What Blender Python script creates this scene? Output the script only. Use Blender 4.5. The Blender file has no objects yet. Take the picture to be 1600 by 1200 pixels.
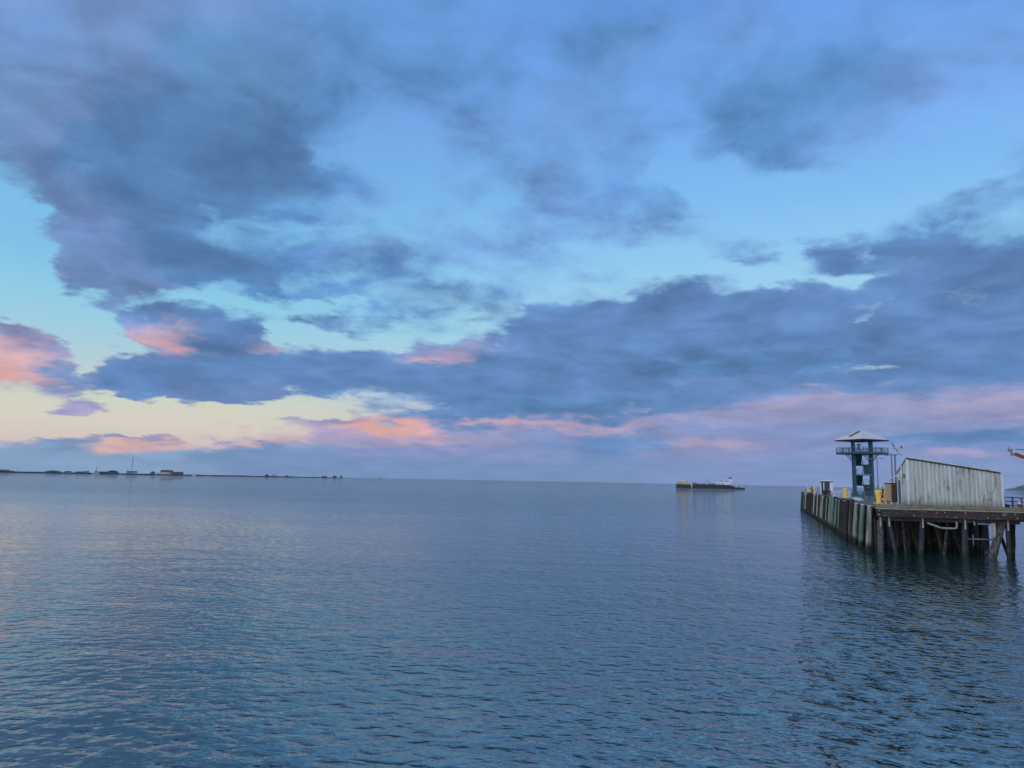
import bpy, math, random
import numpy as np
from mathutils import Vector, Matrix
R = math.radians
random.seed(7)
SC = bpy.context.scene
COL = SC.collection

# ------------------------------------------------------------------ camera
FPX, CAM_H, PITCH, ROLL = 1164.0, 5.5, R(7.37), R(1.09)
cd = bpy.data.cameras.new('camera')
cd.sensor_width = 36.0
cd.lens = 36.0 * FPX / 1600.0
cd.clip_start, cd.clip_end = 0.3, 90000.0
cam = bpy.data.objects.new('camera', cd)
COL.objects.link(cam)
cam.matrix_world = (Matrix.Translation((0, 0, CAM_H)) @ Matrix.Rotation(R(90) + PITCH, 4, 'X')
                    @ Matrix.Rotation(ROLL, 4, 'Z'))
SC.camera = cam
vs = SC.view_settings
SC.display_settings.display_device = 'sRGB'
vs.view_transform = 'Standard'
vs.look = 'None'
vs.exposure = 0.0
vs.gamma = 1.0
vs.use_curve_mapping = False

# survey helpers: a bearing read off the photograph -> a place in the world
_f = np.array([0, math.cos(PITCH), math.sin(PITCH)])
_u0 = np.array([0, -math.sin(PITCH), math.cos(PITCH)])
_r0 = np.array([1.0, 0, 0])
_r = _r0 * math.cos(ROLL) + _u0 * math.sin(ROLL)
_u = -_r0 * math.sin(ROLL) + _u0 * math.cos(ROLL)
def ray(x, y):
    return _f * FPX + _r * (x - 800) - _u * (y - 600)
def proj(d):
    k = d.dot(_f)
    return 800 + FPX * d.dot(_r) / k, 600 - FPX * d.dot(_u) / k
def at(x, y, depth):                      # point on that bearing at a given forward distance
    d = ray(x, y)
    return Vector(d / d[1] * depth) + Vector((0, 0, CAM_H))
def height(p, y):                         # height of image row y above the spot p
    lo, hi = -60.0, 400.0
    for _ in range(50):
        m = (lo + hi) / 2
        if proj(np.array([p[0], p[1], m - CAM_H]))[1] > y: lo = m
        else: hi = m
    return lo

# ------------------------------------------------------------------ node helpers
def lin(c):
    return tuple((v / 255 / 12.92) if v / 255 <= 0.04045 else ((v / 255 + 0.055) / 1.055) ** 2.4 for v in c) + (1.0,)
class NT:
    def __init__(s, tree): s.t = tree; s.n = tree.nodes; s.l = tree.links
    def new(s, typ, **kw):
        n = s.n.new(typ)
        for k, v in kw.items(): setattr(n, k, v)
        return n
    def link(s, a, b): s.l.new(a, b)
    def put(s, sock, v):
        if hasattr(v, 'is_output'): s.l.new(v, sock)
        elif v is not None: sock.default_value = v
    def math(s, op, a, b=None, c=None, clamp=False):
        n = s.new('ShaderNodeMath', operation=op, use_clamp=clamp)
        s.put(n.inputs[0], a)
        if b is not None: s.put(n.inputs[1], b)
        if c is not None: s.put(n.inputs[2], c)
        return n.outputs[0]
    def vmath(s, op, a, b=None):
        n = s.new('ShaderNodeVectorMath', operation=op)
        s.put(n.inputs[0], a)
        if b is not None:
            if op == 'SCALE': s.put(n.inputs['Scale'], b)
            else: s.put(n.inputs[1], b)
        return n.outputs[0]
    def mix(s, f, a, b, blend='MIX'):
        n = s.new('ShaderNodeMix', data_type='RGBA', blend_type=blend)
        s.put(n.inputs[0], f); s.put(n.inputs[6], a); s.put(n.inputs[7], b)
        return n.outputs[2]
    def fmix(s, f, a, b):
        n = s.new('ShaderNodeMix', data_type='FLOAT')
        s.put(n.inputs[0], f); s.put(n.inputs[2], a); s.put(n.inputs[3], b)
        return n.outputs[0]
    def rng(s, v, a, b, c=0.0, d=1.0, smooth=False):
        n = s.new('ShaderNodeMapRange', interpolation_type='SMOOTHSTEP' if smooth else 'LINEAR')
        s.put(n.inputs[0], v)
        for i, q in enumerate((a, b, c, d)): n.inputs[i + 1].default_value = q
        return n.outputs[0]
    def noise(s, vec, scale, detail=2.0, rough=0.5, dist=0.0):
        n = s.new('ShaderNodeTexNoise')
        s.put(n.inputs['Vector'], vec)
        n.inputs['Scale'].default_value = scale; n.inputs['Detail'].default_value = detail
        n.inputs['Roughness'].default_value = rough; n.inputs['Distortion'].default_value = dist
        return n
    def ramp(s, fac, stops, interp='LINEAR'):
        n = s.new('ShaderNodeValToRGB')
        e = n.color_ramp.elements
        n.color_ramp.interpolation = interp
        while len(e) < len(stops): e.new(0.5)
        for i, (p, c) in enumerate(stops): e[i].position = p
        for i, (p, c) in enumerate(stops): e[i].color = c
        s.put(n.inputs[0], fac)
        return n
    def combine(s, x, y, z):
        n = s.new('ShaderNodeCombineXYZ')
        s.put(n.inputs[0], x); s.put(n.inputs[1], y); s.put(n.inputs[2], z)
        return n.outputs[0]
    def sep(s, v):
        n = s.new('ShaderNodeSeparateXYZ'); s.put(n.inputs[0], v)
        return n.outputs

# ------------------------------------------------------------------ sky (world)
SUN_AZ, SUN_EL = -112.0, 5.0              # low sun on the left, a little behind the photographer, softened by cloud
PAL = dict(G=(142,158,205), g=(112,142,190), T=(100,145,195), D=(86,128,176), M=(96,145,203), L=(112,152,212),
           l=(125,165,232), B=(97,136,188), b=(105,142,195), V=(168,160,198), v=(132,148,194), P=(190,166,190),
           S=(226,172,164), H=(133,165,200), h=(118,148,192), R=(128,150,198), a=(110,143,191), W=(190,215,235))
SKY = [  # elevation row (as y in the photograph), cloud cover 0-9, cloud colour, both by bearing
 (0,   '66777666 66655666 65544455 32234444', 'Gagggggg TMMMMMMM MMMMLLLL Llllllll'),
 (50,  '66777777 66655677 66555555 44566554', 'aagggTTT TTMMMMMM MMMMMLLL MMMMllll'),
 (100, '77888887 77777766 25555677 88887655', 'aagggTTT TTMMMMMM MMMLLLMM MMMMLlll'),
 (150, '88889998 87676655 66654788 88876544', 'aggDDDTT TMMMMMMM LLLLMMMM MMMLLlll'),
 (200, '89999999 97644344 45544588 88764333', 'agDDDDDD DDMMLLLL LLLLLMMM MMLLllll'),
 (250, '59999999 99621243 34555557 75322224', 'agDDDDDD DDMMLLLL LLLMMMMM MLLLlllL'),
 (300, '25899999 99831254 45677652 11111135', 'aagDDDDD DDMLLLLL LLMMMMLL LLLLLLLM'),
 (350, '01699975 66533344 56654311 11145443', 'aaggDDDD MMLLLLLL LLLLLLLL LLLMMMMM'),
 (400, '04799999 87665454 44222144 15666688', 'aaaggDDD DMLLLLLL LLLLLLLM LMBBBBBB'),
 (430, '05899999 88776655 43333322 34446789', 'GGGggDDD DMMMMLLL LLLLLLLL LLMMBBBB'),
 (460, '03675688 77664666 33344667 77777799', 'GgggggMM MMMMMMMM LLLMBBBB BBBBBBBB'),
 (490, '00166654 33556655 55668888 88864788', 'vvggBBBM MMMMMMMM MMBBBBBB BBBBBBBB'),
 (520, '42005777 65325665 88999999 99999999', 'PPvvPPgB bbbMMMMM BBBBBBBB BBBBBBBB'),
 (550, '97214888 85456788 99999999 99998999', 'SPvvvPPg bbbbgPPv BBBBBBBB BBBBBBBB'),
 (580, '98424899 99999999 99999999 99746899', 'SPPvBBBB BBBBBBBB BBBBBBBB BBBBBBBB'),
 (605, '36557999 99998899 99999999 98878999', 'PvvvBBBB BBBBBBBB BBBBBbbb bbbbbvvV'),
 (625, '03743567 43346678 99999998 89999999', 'vVvBBBBB bbbWWbbB BBBBBbbv VVVVVVVV'),
 (645, '03320000 12256678 88999988 88888888', 'vVvvPPPP VVVPPVbB bbBBBvVV VVVVVVVV'),
 (660, '00100001 35678777 77888877 77888888', 'PPPPPPPP VPSSSVvv VVVVVVVv VVVVvvvv'),
 (675, '00111122 46788887 77788888 88888999', 'PPPPVVPP PPSSSSVV VvvvvvVv vvvvBBBB'),
 (690, '12665334 56777777 88888777 77888889', 'PPSSSSPP VVVVVVVV vbbbvVVV vvvvvvbb'),
 (705, '67787667 77777777 87777777 77777777', 'HHHSPvvv hhhhhvvv vvbbvVVv vvvvvvvv'),
 (720, '89999999 99999999 99999999 99999999', 'HHHHHHhh hhhhhhhh hhhhhvvv RRRRRRRR'),
 (740, '99999999 99999999 99999999 99999999', 'HHHHHHHh hhhhhhhh hhhhRRRR RRRRRRRR'),
]
CLEAR = [(0, (120,165,235), (108,165,245)), (200, (120,180,240), (122,182,250)), (300, (128,195,242), (132,195,252)),
         (400, (132,200,242), (150,210,250)), (460, (146,212,240), (165,218,246)), (520, (166,214,236), (175,222,245)),
         (580, (192,216,222), (195,222,238)), (620, (216,222,205), (190,205,230)), (660, (226,218,204), (190,190,220)),
         (690, (226,208,202), (180,180,215)), (720, (170,180,205), (140,160,205)), (752, (140,165,200), (128,150,198))]
def row_el(y, x=800):
    d = ray(x, y)
    return math.asin(d[2] / np.linalg.norm(d))
_gy = np.array([r[0] for r in SKY], float)
_gx = 25 + 50 * np.arange(32)
_den = np.array([[int(c) / 9.2 for c in r[1].replace(' ', '')] for r in SKY])
_col = np.array([[lin(PAL[c])[:3] for c in r[2].replace(' ', '')] for r in SKY])
def coarse(a, x, y):
    j = np.clip(np.searchsorted(_gy, y) - 1, 0, len(_gy) - 2)
    i = int(np.clip((x - 25) // 50, 0, 30))
    fy = min(max((y - _gy[j]) / (_gy[j + 1] - _gy[j]), 0), 1); fx = min(max((x - 25) / 50 - i, 0), 1)
    return ((a[j][i] * (1 - fx) + a[j][i + 1] * fx) * (1 - fy) + (a[j + 1][i] * (1 - fx) + a[j + 1][i + 1] * fx) * fy)
CELL = 6
_px, _py = np.meshgrid(np.arange(-8, 1617, CELL, dtype=float), np.arange(-8, 769, CELL, dtype=float))
_fd = np.array([[coarse(_den, x, y) for x in _px[0]] for y in _py[:, 0]])
_fc = np.array([[coarse(_col, x, y) for x in _px[0]] for y in _py[:, 0]])
PAL.update(a=(110,143,191), p=(204,166,174), q=(148,154,195), r=(170,160,189), s=(228,192,182), H=(133,165,200), n=(112,144,188), c=(108,136,186))
STROKES = [  # the individual cloud banks: bearing of both ends, half thickness, cover, colour
 (0,330,55,470,40,0,'-'), (0,450,170,490,28,0,'-'), (545,255,640,290,30,.12,'-'), (330,345,450,345,14,.45,'-'), (590,320,700,330,16,.25,'-'),
 (430,360,560,362,14,.25,'-'), (1080,300,1500,290,40,0,'-'), (1000,400,1110,420,26,.05,'-'), (1200,430,1340,436,12,.1,'-'), (1040,260,1300,340,30,0,'-'),
 (70,300,120,440,30,.95,'a'), (110,400,180,450,26,1,'a'), (120,330,200,400,30,.95,'c'),
 (190,470,350,468,9,.1,'-'), (290,452,350,450,8,.2,'-'), (340,480,560,480,11,.1,'-'), (600,500,800,505,12,.3,'-'), (120,500,180,560,32,0,'-'), (130,585,158,625,17,0,'-'), (430,525,640,535,15,.05,'-'),
 (190,480,330,494,9,1,'B'), (200,500,240,535,13,1,'v'), (285,518,400,538,16,1,'B'), (230,532,300,545,13,1,'p'), (205,520,230,540,8,1,'P'), (330,545,430,560,18,1,'B'),
 (400,536,428,543,4,1,'P'), (450,503,590,512,6,.85,'b'), (600,460,800,490,13,.5,'b'), (600,514,810,516,8,.2,'-'), (640,425,820,440,10,.3,'-'), (440,440,560,430,9,.4,'-'),
 (0,516,105,543,8,1,'v'), (0,535,70,542,10,1,'P'), (0,558,45,565,16,1,'p'), (25,584,75,587,7,1,'p'), (75,568,135,598,10,1,'a'),
 (185,582,640,590,26,1,'B'), (165,600,300,612,9,1,'B'), (175,614,235,621,8,.9,'b'), (250,612,430,618,6,1,'c'), (375,600,440,604,7,1,'a'),
 (640,580,1600,565,38,1,'B'), (830,515,1330,485,30,1,'B'), (1000,465,1130,462,14,1,'B'), (1180,470,1330,470,15,.95,'B'), (1390,470,1600,430,42,1,'B'), (1380,525,1600,520,30,1,'B'),
 (1275,402,1380,402,14,.85,'B'), (1350,385,1480,382,18,.95,'B'), (1130,408,1195,408,6,.85,'b'), (1490,330,1560,325,14,.7,'b'),
 (640,560,740,553,9,1,'P'), (660,556,700,552,5,1,'p'), (690,612,722,580,9,1,'a'),
 (1330,494,1375,488,12,.55,'-'), (1430,470,1600,466,7,.64,'-'), (1300,577,1410,562,9,.36,'-'), (860,478,960,470,9,.45,'-'), (900,612,1100,606,5,.5,'-'),
 (850,592,1330,560,13,1,'D'), (1000,520,1300,520,14,1,'B'), (700,622,1140,630,26,1,'B'), (640,600,1000,602,18,1,'B'), (760,640,1040,646,10,1,'D'), (1320,610,1460,616,12,1,'b'), (1100,600,1300,596,14,1,'b'),
 (1080,650,1600,628,17,1,'q'), (1000,655,1200,640,10,1,'q'), (1180,638,1242,634,5,1,'p'), (1255,622,1312,622,3,.9,'P'), (1270,600,1285,600,4,.9,'p'), (1390,598,1402,598,4,.9,'p'), (1480,605,1520,603,5,1,'P'), (1450,632,1600,625,7,1,'P'),
 (1060,668,1600,664,9,1,'v'), (1340,690,1600,680,9,1,'B'), (1120,676,1340,684,6,1,'v'), (900,690,1055,696,9,1,'b'), (1000,705,1600,706,9,1,'v'), (1060,687,1200,688,3,1,'P'), (1050,697,1160,700,3,1,'P'), (1450,708,1560,704,5,1,'V'),
 (250,640,520,642,15,0,'-'), (0,640,70,668,20,0,'-'), (190,640,260,660,15,0,'-'), (90,627,140,630,3,.85,'q'), (90,641,172,646,5,.9,'V'), (385,634,415,634,3,.75,'b'), (540,632,660,640,9,.45,'b'), (600,648,700,640,8,.55,'b'),
 (450,656,560,660,4,.85,'v'), (500,674,620,688,9,.95,'V'), (535,662,640,668,7,1,'S'), (620,668,720,684,7,1,'S'), (700,674,790,690,9,1,'q'), (660,650,760,664,8,1,'B'), (720,658,800,660,4,1,'p'), (800,662,880,665,4,1,'p'), (880,664,1000,662,4,1,'P'), (790,676,900,680,7,1,'v'),
 (350,677,480,680,4,.6,'s'), (130,690,280,694,7,.95,'s'), (190,694,250,695,4,1,'S'), (150,682,260,684,4,.95,'v'), (60,698,130,689,9,1,'n'), (0,704,60,700,6,.9,'H'), (280,702,520,697,7,1,'H'), (300,708,430,703,7,1,'n'),
 (300,722,900,724,10,1,'h'), (520,705,900,708,9,1,'v'), (150,715,300,712,8,1,'H'),
]
for x0, y0, x1, y1, r_, d_, c_ in STROKES:
    L2 = (x1 - x0) ** 2 + (y1 - y0) ** 2
    t_ = np.clip(((_px - x0) * (x1 - x0) + (_py - y0) * (y1 - y0)) / L2, 0, 1)
    q_ = np.hypot(_px - x0 - t_ * (x1 - x0), (_py - y0 - t_ * (y1 - y0))) / max(r_ * (.72 if c_ in 'SpPs' else 1.0), 3.2)
    w_ = np.clip((1.45 - q_) / .9, 0, 1); w_ = w_ * w_ * (3 - 2 * w_)
    _fd += (d_ - _fd) * w_
    if c_ == 'B' and d_ == 1: d_ = .86
    if x0 > 1000 and c_ in 'pP': c_ = 'r'
    if c_ != '-': _fc += (np.array(lin(PAL[c_])[:3]) - _fc) * w_[..., None]
def grid(a, x, y):
    fx = min(max((x + 8) / CELL, 0), a.shape[1] - 1.001); fy = min(max((y + 8) / CELL, 0), a.shape[0] - 1.001)
    i, j = int(fx), int(fy); fx -= i; fy -= j
    return (a[j, i] * (1 - fx) + a[j, i + 1] * fx) * (1 - fy) + (a[j + 1, i] * (1 - fx) + a[j + 1, i + 1] * fx) * fy

AZ_HALF = R(37.0)
w = bpy.data.worlds.new('World'); SC.world = w; w.use_nodes = True
T = NT(w.node_tree); T.n.clear()
tc = T.new('ShaderNodeTexCoord')
dirv = T.vmath('NORMALIZE', tc.outputs['Generated'])
dx, dy, dz = T.sep(dirv)
az = T.math('ARCTAN2', dx, dy)
el = T.math('ARCSINE', dz)
inv = T.math('DIVIDE', 1.0, T.math('ADD', T.math('MAXIMUM', dz, 0.0), 0.20))
plane = T.combine(T.math('MULTIPLY', dx, inv), T.math('MULTIPLY', dy, inv), 0.0)       # the cloud layer seen in perspective
warp = T.noise(plane, 4.5, 5.0, 0.6).outputs['Color']
wx, wy, _ = T.sep(warp)
damp = T.rng(el, 0.0, 0.35, 0.35, 1.0)
u_ = T.math('MULTIPLY_ADD', T.math('MULTIPLY', T.math('SUBTRACT', wx, 0.5), 0.13), damp, T.math('MULTIPLY_ADD', az, 0.5 / AZ_HALF, 0.5))
u_ = T.math('PINGPONG', u_, 1.0)
v_ = T.math('ADD', el, T.math('MULTIPLY', T.math('MULTIPLY', T.math('SUBTRACT', wy, 0.5), 0.10), damp))
rows = list(range(756, 560, -7)) + list(range(560, 444, -12)) + [432, 414, 396, 375, 352, 326, 300, 272, 242, 210, 176, 140, 100, 60, 10]
uL = T.math('MULTIPLY', u_, 2.0, clamp=True); uR = T.math('MULTIPLY_ADD', u_, 2.0, -1.0, clamp=True)
half = T.math('GREATER_THAN', u_, 0.5)
cc = dd = None
prev = None
for y in rows:
    e = row_el(y)
    stops = []
    for k in range(63):
        a = (k / 62 - 0.5) * 2 * AZ_HALF
        d = np.array([math.sin(a) * math.cos(e), math.cos(a) * math.cos(e), math.sin(e)])
        px, py = proj(d)
        c = grid(_fc, px, py); q = float(grid(_fd, px, py))
        stops.append((c[0], c[1], c[2], q))
    gt = bpy.data.node_groups.new('sky_row', 'ShaderNodeTree')          # one row of sky; a group of its own keeps the build quick
    for nm in ('a', 'b', 'h'): gt.interface.new_socket(nm, in_out='INPUT', socket_type='NodeSocketFloat')
    gt.interface.new_socket('colour', in_out='OUTPUT', socket_type='NodeSocketColor')
    gt.interface.new_socket('cover', in_out='OUTPUT', socket_type='NodeSocketFloat')
    Q = NT(gt); gi = Q.new('NodeGroupInput'); go = Q.new('NodeGroupOutput')
    ra = Q.ramp(None, [(k / 31, stops[k]) for k in range(32)], 'LINEAR')
    rb = Q.ramp(None, [(k / 31, stops[31 + k]) for k in range(32)], 'LINEAR')
    Q.link(gi.outputs[0], ra.inputs[0]); Q.link(gi.outputs[1], rb.inputs[0])
    Q.link(Q.mix(gi.outputs[2], ra.outputs[0], rb.outputs[0]), go.inputs[0]); Q.link(Q.fmix(gi.outputs[2], ra.outputs[1], rb.outputs[1]), go.inputs[1])
    gn = T.new('ShaderNodeGroup'); gn.node_tree = gt
    T.link(uL, gn.inputs[0]); T.link(uR, gn.inputs[1]); T.link(half, gn.inputs[2])
    rc, rd = gn.outputs[0], gn.outputs[1]
    if cc is None:
        cc, dd = rc, rd
    else:
        fr = T.rng(v_, prev, e)
        cc = T.mix(fr, cc, rc); dd = T.fmix(fr, dd, rd)
    prev = e
EMAX = R(40)
left = T.ramp(T.math('DIVIDE', el, EMAX), [(max(0, row_el(y, 200)) / EMAX, lin(a)) for y, a, b in reversed(CLEAR)])
right = T.ramp(T.math('DIVIDE', el, EMAX), [(max(0, row_el(y, 1200)) / EMAX, lin(b)) for y, a, b in reversed(CLEAR)])
side = T.rng(T.math('ABSOLUTE', T.math('ADD', az, R(40))), R(18), R(50), 0, 1, True)
clear = T.mix(side, left.outputs[0], right.outputs[0])
nish = T.new('ShaderNodeTexSky', sky_type='NISHITA', sun_disc=False)
nish.sun_elevation = R(SUN_EL); nish.sun_rotation = R(SUN_AZ)
clear = T.mix(0.12, clear, T.mix(1.0, nish.outputs[0], (0.12, 0.12, 0.12, 1), 'MULTIPLY'))
n1 = T.noise(plane, 5.0, 10.0, 0.60, 0.3).outputs[0]
n2 = T.noise(plane, 3.6, 7.0, 0.54, 0.4).outputs[0]
cover = T.math('ADD', dd, T.math('MULTIPLY', T.math('SUBTRACT', n1, 0.5), T.rng(el, 0.0, 0.45, 1.25, 1.45)))
alpha = T.rng(T.math('DIVIDE', T.math('SUBTRACT', cover, 0.50), T.rng(el, 0.1, 0.5, 0.27, 0.46)), -1.0, 1.0, 0, 1, True)
shade = T.math('ADD', 1.0, T.math('MULTIPLY', T.math('SUBTRACT', n2, 0.5), T.rng(el, 0.03, 0.2, 0.5, 1.4)))
shade = T.math('ADD', shade, T.math('MULTIPLY', T.math('SUBTRACT', 0.5, n1), T.rng(el, 0.02, 0.16, 0.15, 0.75)))
cloud = T.vmath('SCALE', cc, shade)
sky = T.mix(alpha, clear, cloud)
over = T.rng(T.math('ADD', el, T.math('MULTIPLY', T.math('SUBTRACT', n2, 0.5), 0.3)), R(35), R(44), 0.0, 1.0, True)      # unseen dark cloud added overhead, for contrast in the water's reflections
over = T.math('MULTIPLY', over, T.rng(dy, -0.35, 0.1, 0.0, 0.92))
sky = T.mix(over, sky, T.vmath('SCALE', lin((46, 70, 94))[:3], shade))
below = T.rng(el, -0.02, -0.002, 0, 1)
sky = T.mix(below, (0.06, 0.09, 0.13, 1), sky)
# unseen sky behind the camera, brightened and paled to light the foreground
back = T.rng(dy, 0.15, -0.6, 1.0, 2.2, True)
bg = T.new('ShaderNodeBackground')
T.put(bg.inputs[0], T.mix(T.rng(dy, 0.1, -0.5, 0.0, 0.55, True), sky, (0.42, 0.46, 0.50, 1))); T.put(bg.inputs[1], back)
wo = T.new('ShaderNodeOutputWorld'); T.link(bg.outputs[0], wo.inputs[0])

# ------------------------------------------------------------------ sun: dusk, soft
sd = bpy.data.lights.new('sun', 'SUN'); sd.energy = 1.1; sd.angle = R(26); sd.color = (1.0, 0.88, 0.76)
so = bpy.data.objects.new('sun', sd); COL.objects.link(so)
_sdir = Vector((math.sin(R(SUN_AZ)) * math.cos(R(SUN_EL)), math.cos(R(SUN_AZ)) * math.cos(R(SUN_EL)), math.sin(R(SUN_EL))))
so.rotation_euler = _sdir.to_track_quat('Z', 'Y').to_euler()
so.location = (-40, -20, 30)

# ------------------------------------------------------------------ materials
def mk(name, c1, c2=None, scale=(3, 3, 3), rough=0.7, metal=0.0, bump=0.0, lo=0.35, hi=0.65, detail=4.0, third=None, tidal=False):
    """world-space noise between two real colours, optional third blotch colour and weed band above the water"""
    m = bpy.data.materials.new(name); m.use_nodes = True
    N = NT(m.node_tree); b = m.node_tree.nodes['Principled BSDF']
    b.inputs['Roughness'].default_value = rough; b.inputs['Metallic'].default_value = metal
    c1 = tuple(c1) + (1,)
    if c2 is None:
        b.inputs['Base Color'].default_value = c1
        return m
    c2 = tuple(c2) + (1,)
    g = N.new('ShaderNodeNewGeometry').outputs['Position']
    v = N.vmath('MULTIPLY', g, tuple(scale))
    n = N.noise(v, 1.0, detail, 0.6).outputs[0]
    c = N.mix(N.rng(n, lo, hi), c1, c2)
    if third:
        n3 = N.noise(v, third[1], 3.0, 0.6).outputs[0]
        c = N.mix(N.rng(n3, third[2], third[2] + 0.06), c, tuple(third[0]) + (1,))
    if tidal:
        z = N.math('ADD', N.sep(g)[2], 0.42)
        zz = N.math('ADD', z, N.math('MULTIPLY', N.math('SUBTRACT', n, 0.5), 0.5))
        c = N.mix(N.math('MULTIPLY', N.rng(zz, 0.85, 0.6), 0.8), c, (0.045, 0.052, 0.02, 1))
        c = N.mix(N.rng(zz, 0.6, 0.35), c, (0.012, 0.014, 0.012, 1))
    N.put(b.inputs['Base Color'], c)
    if bump:
        bn = N.new('ShaderNodeBump'); bn.inputs['Strength'].default_value = bump; bn.inputs['Distance'].default_value = 0.03
        N.link(n, bn.inputs['Height']); N.link(bn.outputs[0], b.inputs['Normal'])
    return m

M = {}
M['curb'] = mk('weathered_curb_timber', (0.13, 0.10, 0.058), (0.27, 0.225, 0.145), (1.2, 1.2, 9), 0.85, bump=0.5, third=((0.06, 0.05, 0.035), 1.7, 0.60))
M['stringer'] = mk('tarred_stringer', (0.022, 0.013, 0.014), (0.055, 0.032, 0.030), (1.5, 1.5, 5), 0.8, bump=0.5, third=((0.26, 0.23, 0.17), 1.3, 0.63))
M['ledge'] = mk('pale_ledge_timber', (0.30, 0.28, 0.21), (0.42, 0.40, 0.32), (2, 2, 6), 0.85)
M['cap'] = mk('cap_beam_timber', (0.016, 0.018, 0.019), (0.05, 0.053, 0.052), (1.5, 1.5, 6), 0.85)
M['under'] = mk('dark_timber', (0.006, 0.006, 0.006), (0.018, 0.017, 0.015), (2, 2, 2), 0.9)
M['plank'] = mk('deck_planks', (0.13, 0.12, 0.10), (0.22, 0.20, 0.17), (3, 0.6, 3), 0.85, bump=0.3)
M['pile_dark'] = mk('pile_creosote', (0.008, 0.009, 0.010), (0.030, 0.030, 0.029), (6, 6, 0.8), 0.85, bump=0.6, tidal=True)
M['pile_brown'] = mk('pile_brown', (0.014, 0.011, 0.009), (0.058, 0.046, 0.037), (6, 6, 0.8), 0.85, bump=0.6, tidal=True)
M['pile_grey'] = mk('pile_grey', (0.11, 0.11, 0.09), (0.34, 0.34, 0.26), (5, 5, 0.7), 0.85, bump=0.5, tidal=True)
M['pile_green'] = mk('pile_treated_green', (0.07, 0.135, 0.10), (0.18, 0.27, 0.20), (5, 5, 0.7), 0.8, bump=0.4, tidal=True)
M['pile_blue'] = mk('pile_steel_blue', (0.008, 0.015, 0.020), (0.026, 0.04, 0.048), (5, 5, 0.7), 0.7, bump=0.3, tidal=True)
M['pile_pale'] = mk('pile_bleached', (0.22, 0.22, 0.18), (0.40, 0.40, 0.34), (5, 5, 0.7), 0.85, bump=0.4, tidal=True)
M['pile_rough'] = mk('pile_barnacled', (0.014, 0.013, 0.012), (0.15, 0.14, 0.13), (7, 7, 3.5), 0.9, bump=1.0)
M['dropping'] = mk('bird_whitened_timber', (0.42, 0.41, 0.36), (0.70, 0.70, 0.66), (5, 5, 5), 0.8)
M['pipe'] = mk('pale_pipe', (0.42, 0.42, 0.38), (0.58, 0.58, 0.54), (3, 3, 3), 0.6)
M['pipe_dull'] = mk('stained_pipe', (0.22, 0.22, 0.20), (0.36, 0.36, 0.33), (3, 3, 3), 0.7)
M['yellow'] = mk('yellow_bollard_paint', (0.86, 0.55, 0.11), (0.70, 0.40, 0.06), (4, 4, 2.5), 0.5, lo=0.55, hi=0.75)
M['blue_steel'] = mk('teal_blue_steel_paint', (0.014, 0.082, 0.112), (0.010, 0.058, 0.082), (2, 2, 1), 0.45)
M['teal_light'] = mk('pale_teal_paint', (0.06, 0.20, 0.26), (0.05, 0.15, 0.20), (2, 2, 1), 0.5)
M['blue_dark'] = mk('dark_stair_steel', (0.010, 0.030, 0.042), (0.016, 0.042, 0.056), (2, 2, 1), 0.6)
M['rail_blue'] = mk('blue_rail_paint', (0.025, 0.085, 0.15), (0.02, 0.06, 0.11), (3, 3, 3), 0.5)
M['roof'] = mk('pale_shingle', (0.76, 0.69, 0.64), (0.66, 0.60, 0.56), (1.2, 1.2, 4), 0.8)
M['moss'] = mk('roof_moss_patch', (0.12, 0.12, 0.095), (0.20, 0.19, 0.16), (3, 3, 3), 0.9)
M['white'] = mk('white_paint', (0.74, 0.75, 0.75), (0.62, 0.63, 0.63), (3, 3, 3), 0.5)
M['fascia'] = mk('dark_fascia', (0.012, 0.014, 0.018))
M['steel'] = mk('galvanised_pole', (0.10, 0.11, 0.13), (0.15, 0.16, 0.18), (3, 3, 1), 0.5, 0.3)
M['tan'] = mk('tan_plywood', (0.42, 0.31, 0.17), (0.34, 0.25, 0.14), (4, 4, 1), 0.75)
M['brown'] = mk('rusty_brown_board', (0.16, 0.075, 0.030), (0.26, 0.13, 0.05), (5, 5, 3), 0.8)
M['maroon'] = mk('maroon_lid', (0.09, 0.02, 0.02))
M['orange'] = mk('orange_plastic', (0.85, 0.24, 0.02))
M['door'] = mk('blue_door_paint', (0.035, 0.16, 0.27), (0.03, 0.12, 0.21), (2, 2, 1), 0.5)
M['olive'] = mk('yellow_green_post', (0.30, 0.34, 0.09), (0.22, 0.26, 0.07), (5, 5, 5), 0.6)
M['black'] = mk('black_paint', (0.012, 0.013, 0.016))
M['red'] = mk('red_paint', (0.27, 0.028, 0.030), (0.20, 0.022, 0.025), (3, 3, 3), 0.5)
M['glass'] = mk('dark_glass', (0.012, 0.035, 0.055), rough=0.08)
M['hull'] = mk('black_hull', (0.010, 0.014, 0.024), (0.018, 0.022, 0.032), (0.3, 0.3, 0.3), 0.5)
M['hull_brown'] = mk('red_brown_deck', (0.10, 0.06, 0.055), (0.15, 0.09, 0.08), (0.5, 0.5, 0.5), 0.7)
M['ochre'] = mk('ochre_house', (0.60, 0.40, 0.09), (0.50, 0.31, 0.06), (0.3, 0.3, 0.3), 0.6)
M['cutter'] = mk('pale_grey_hull', (0.50, 0.53, 0.55), (0.42, 0.45, 0.47), (0.2, 0.2, 0.2), 0.5)
M['grey'] = mk('grey_paint', (0.20, 0.22, 0.24), (0.15, 0.165, 0.18), (0.5, 0.5, 0.5), 0.6)
M['tile'] = mk('red_brown_roof', (0.20, 0.09, 0.07), (0.15, 0.07, 0.055), (0.1, 0.1, 0.1), 0.8)
M['brick'] = mk('brown_brick', (0.24, 0.15, 0.12), (0.19, 0.12, 0.10), (0.1, 0.1, 0.1), 0.8)
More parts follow.
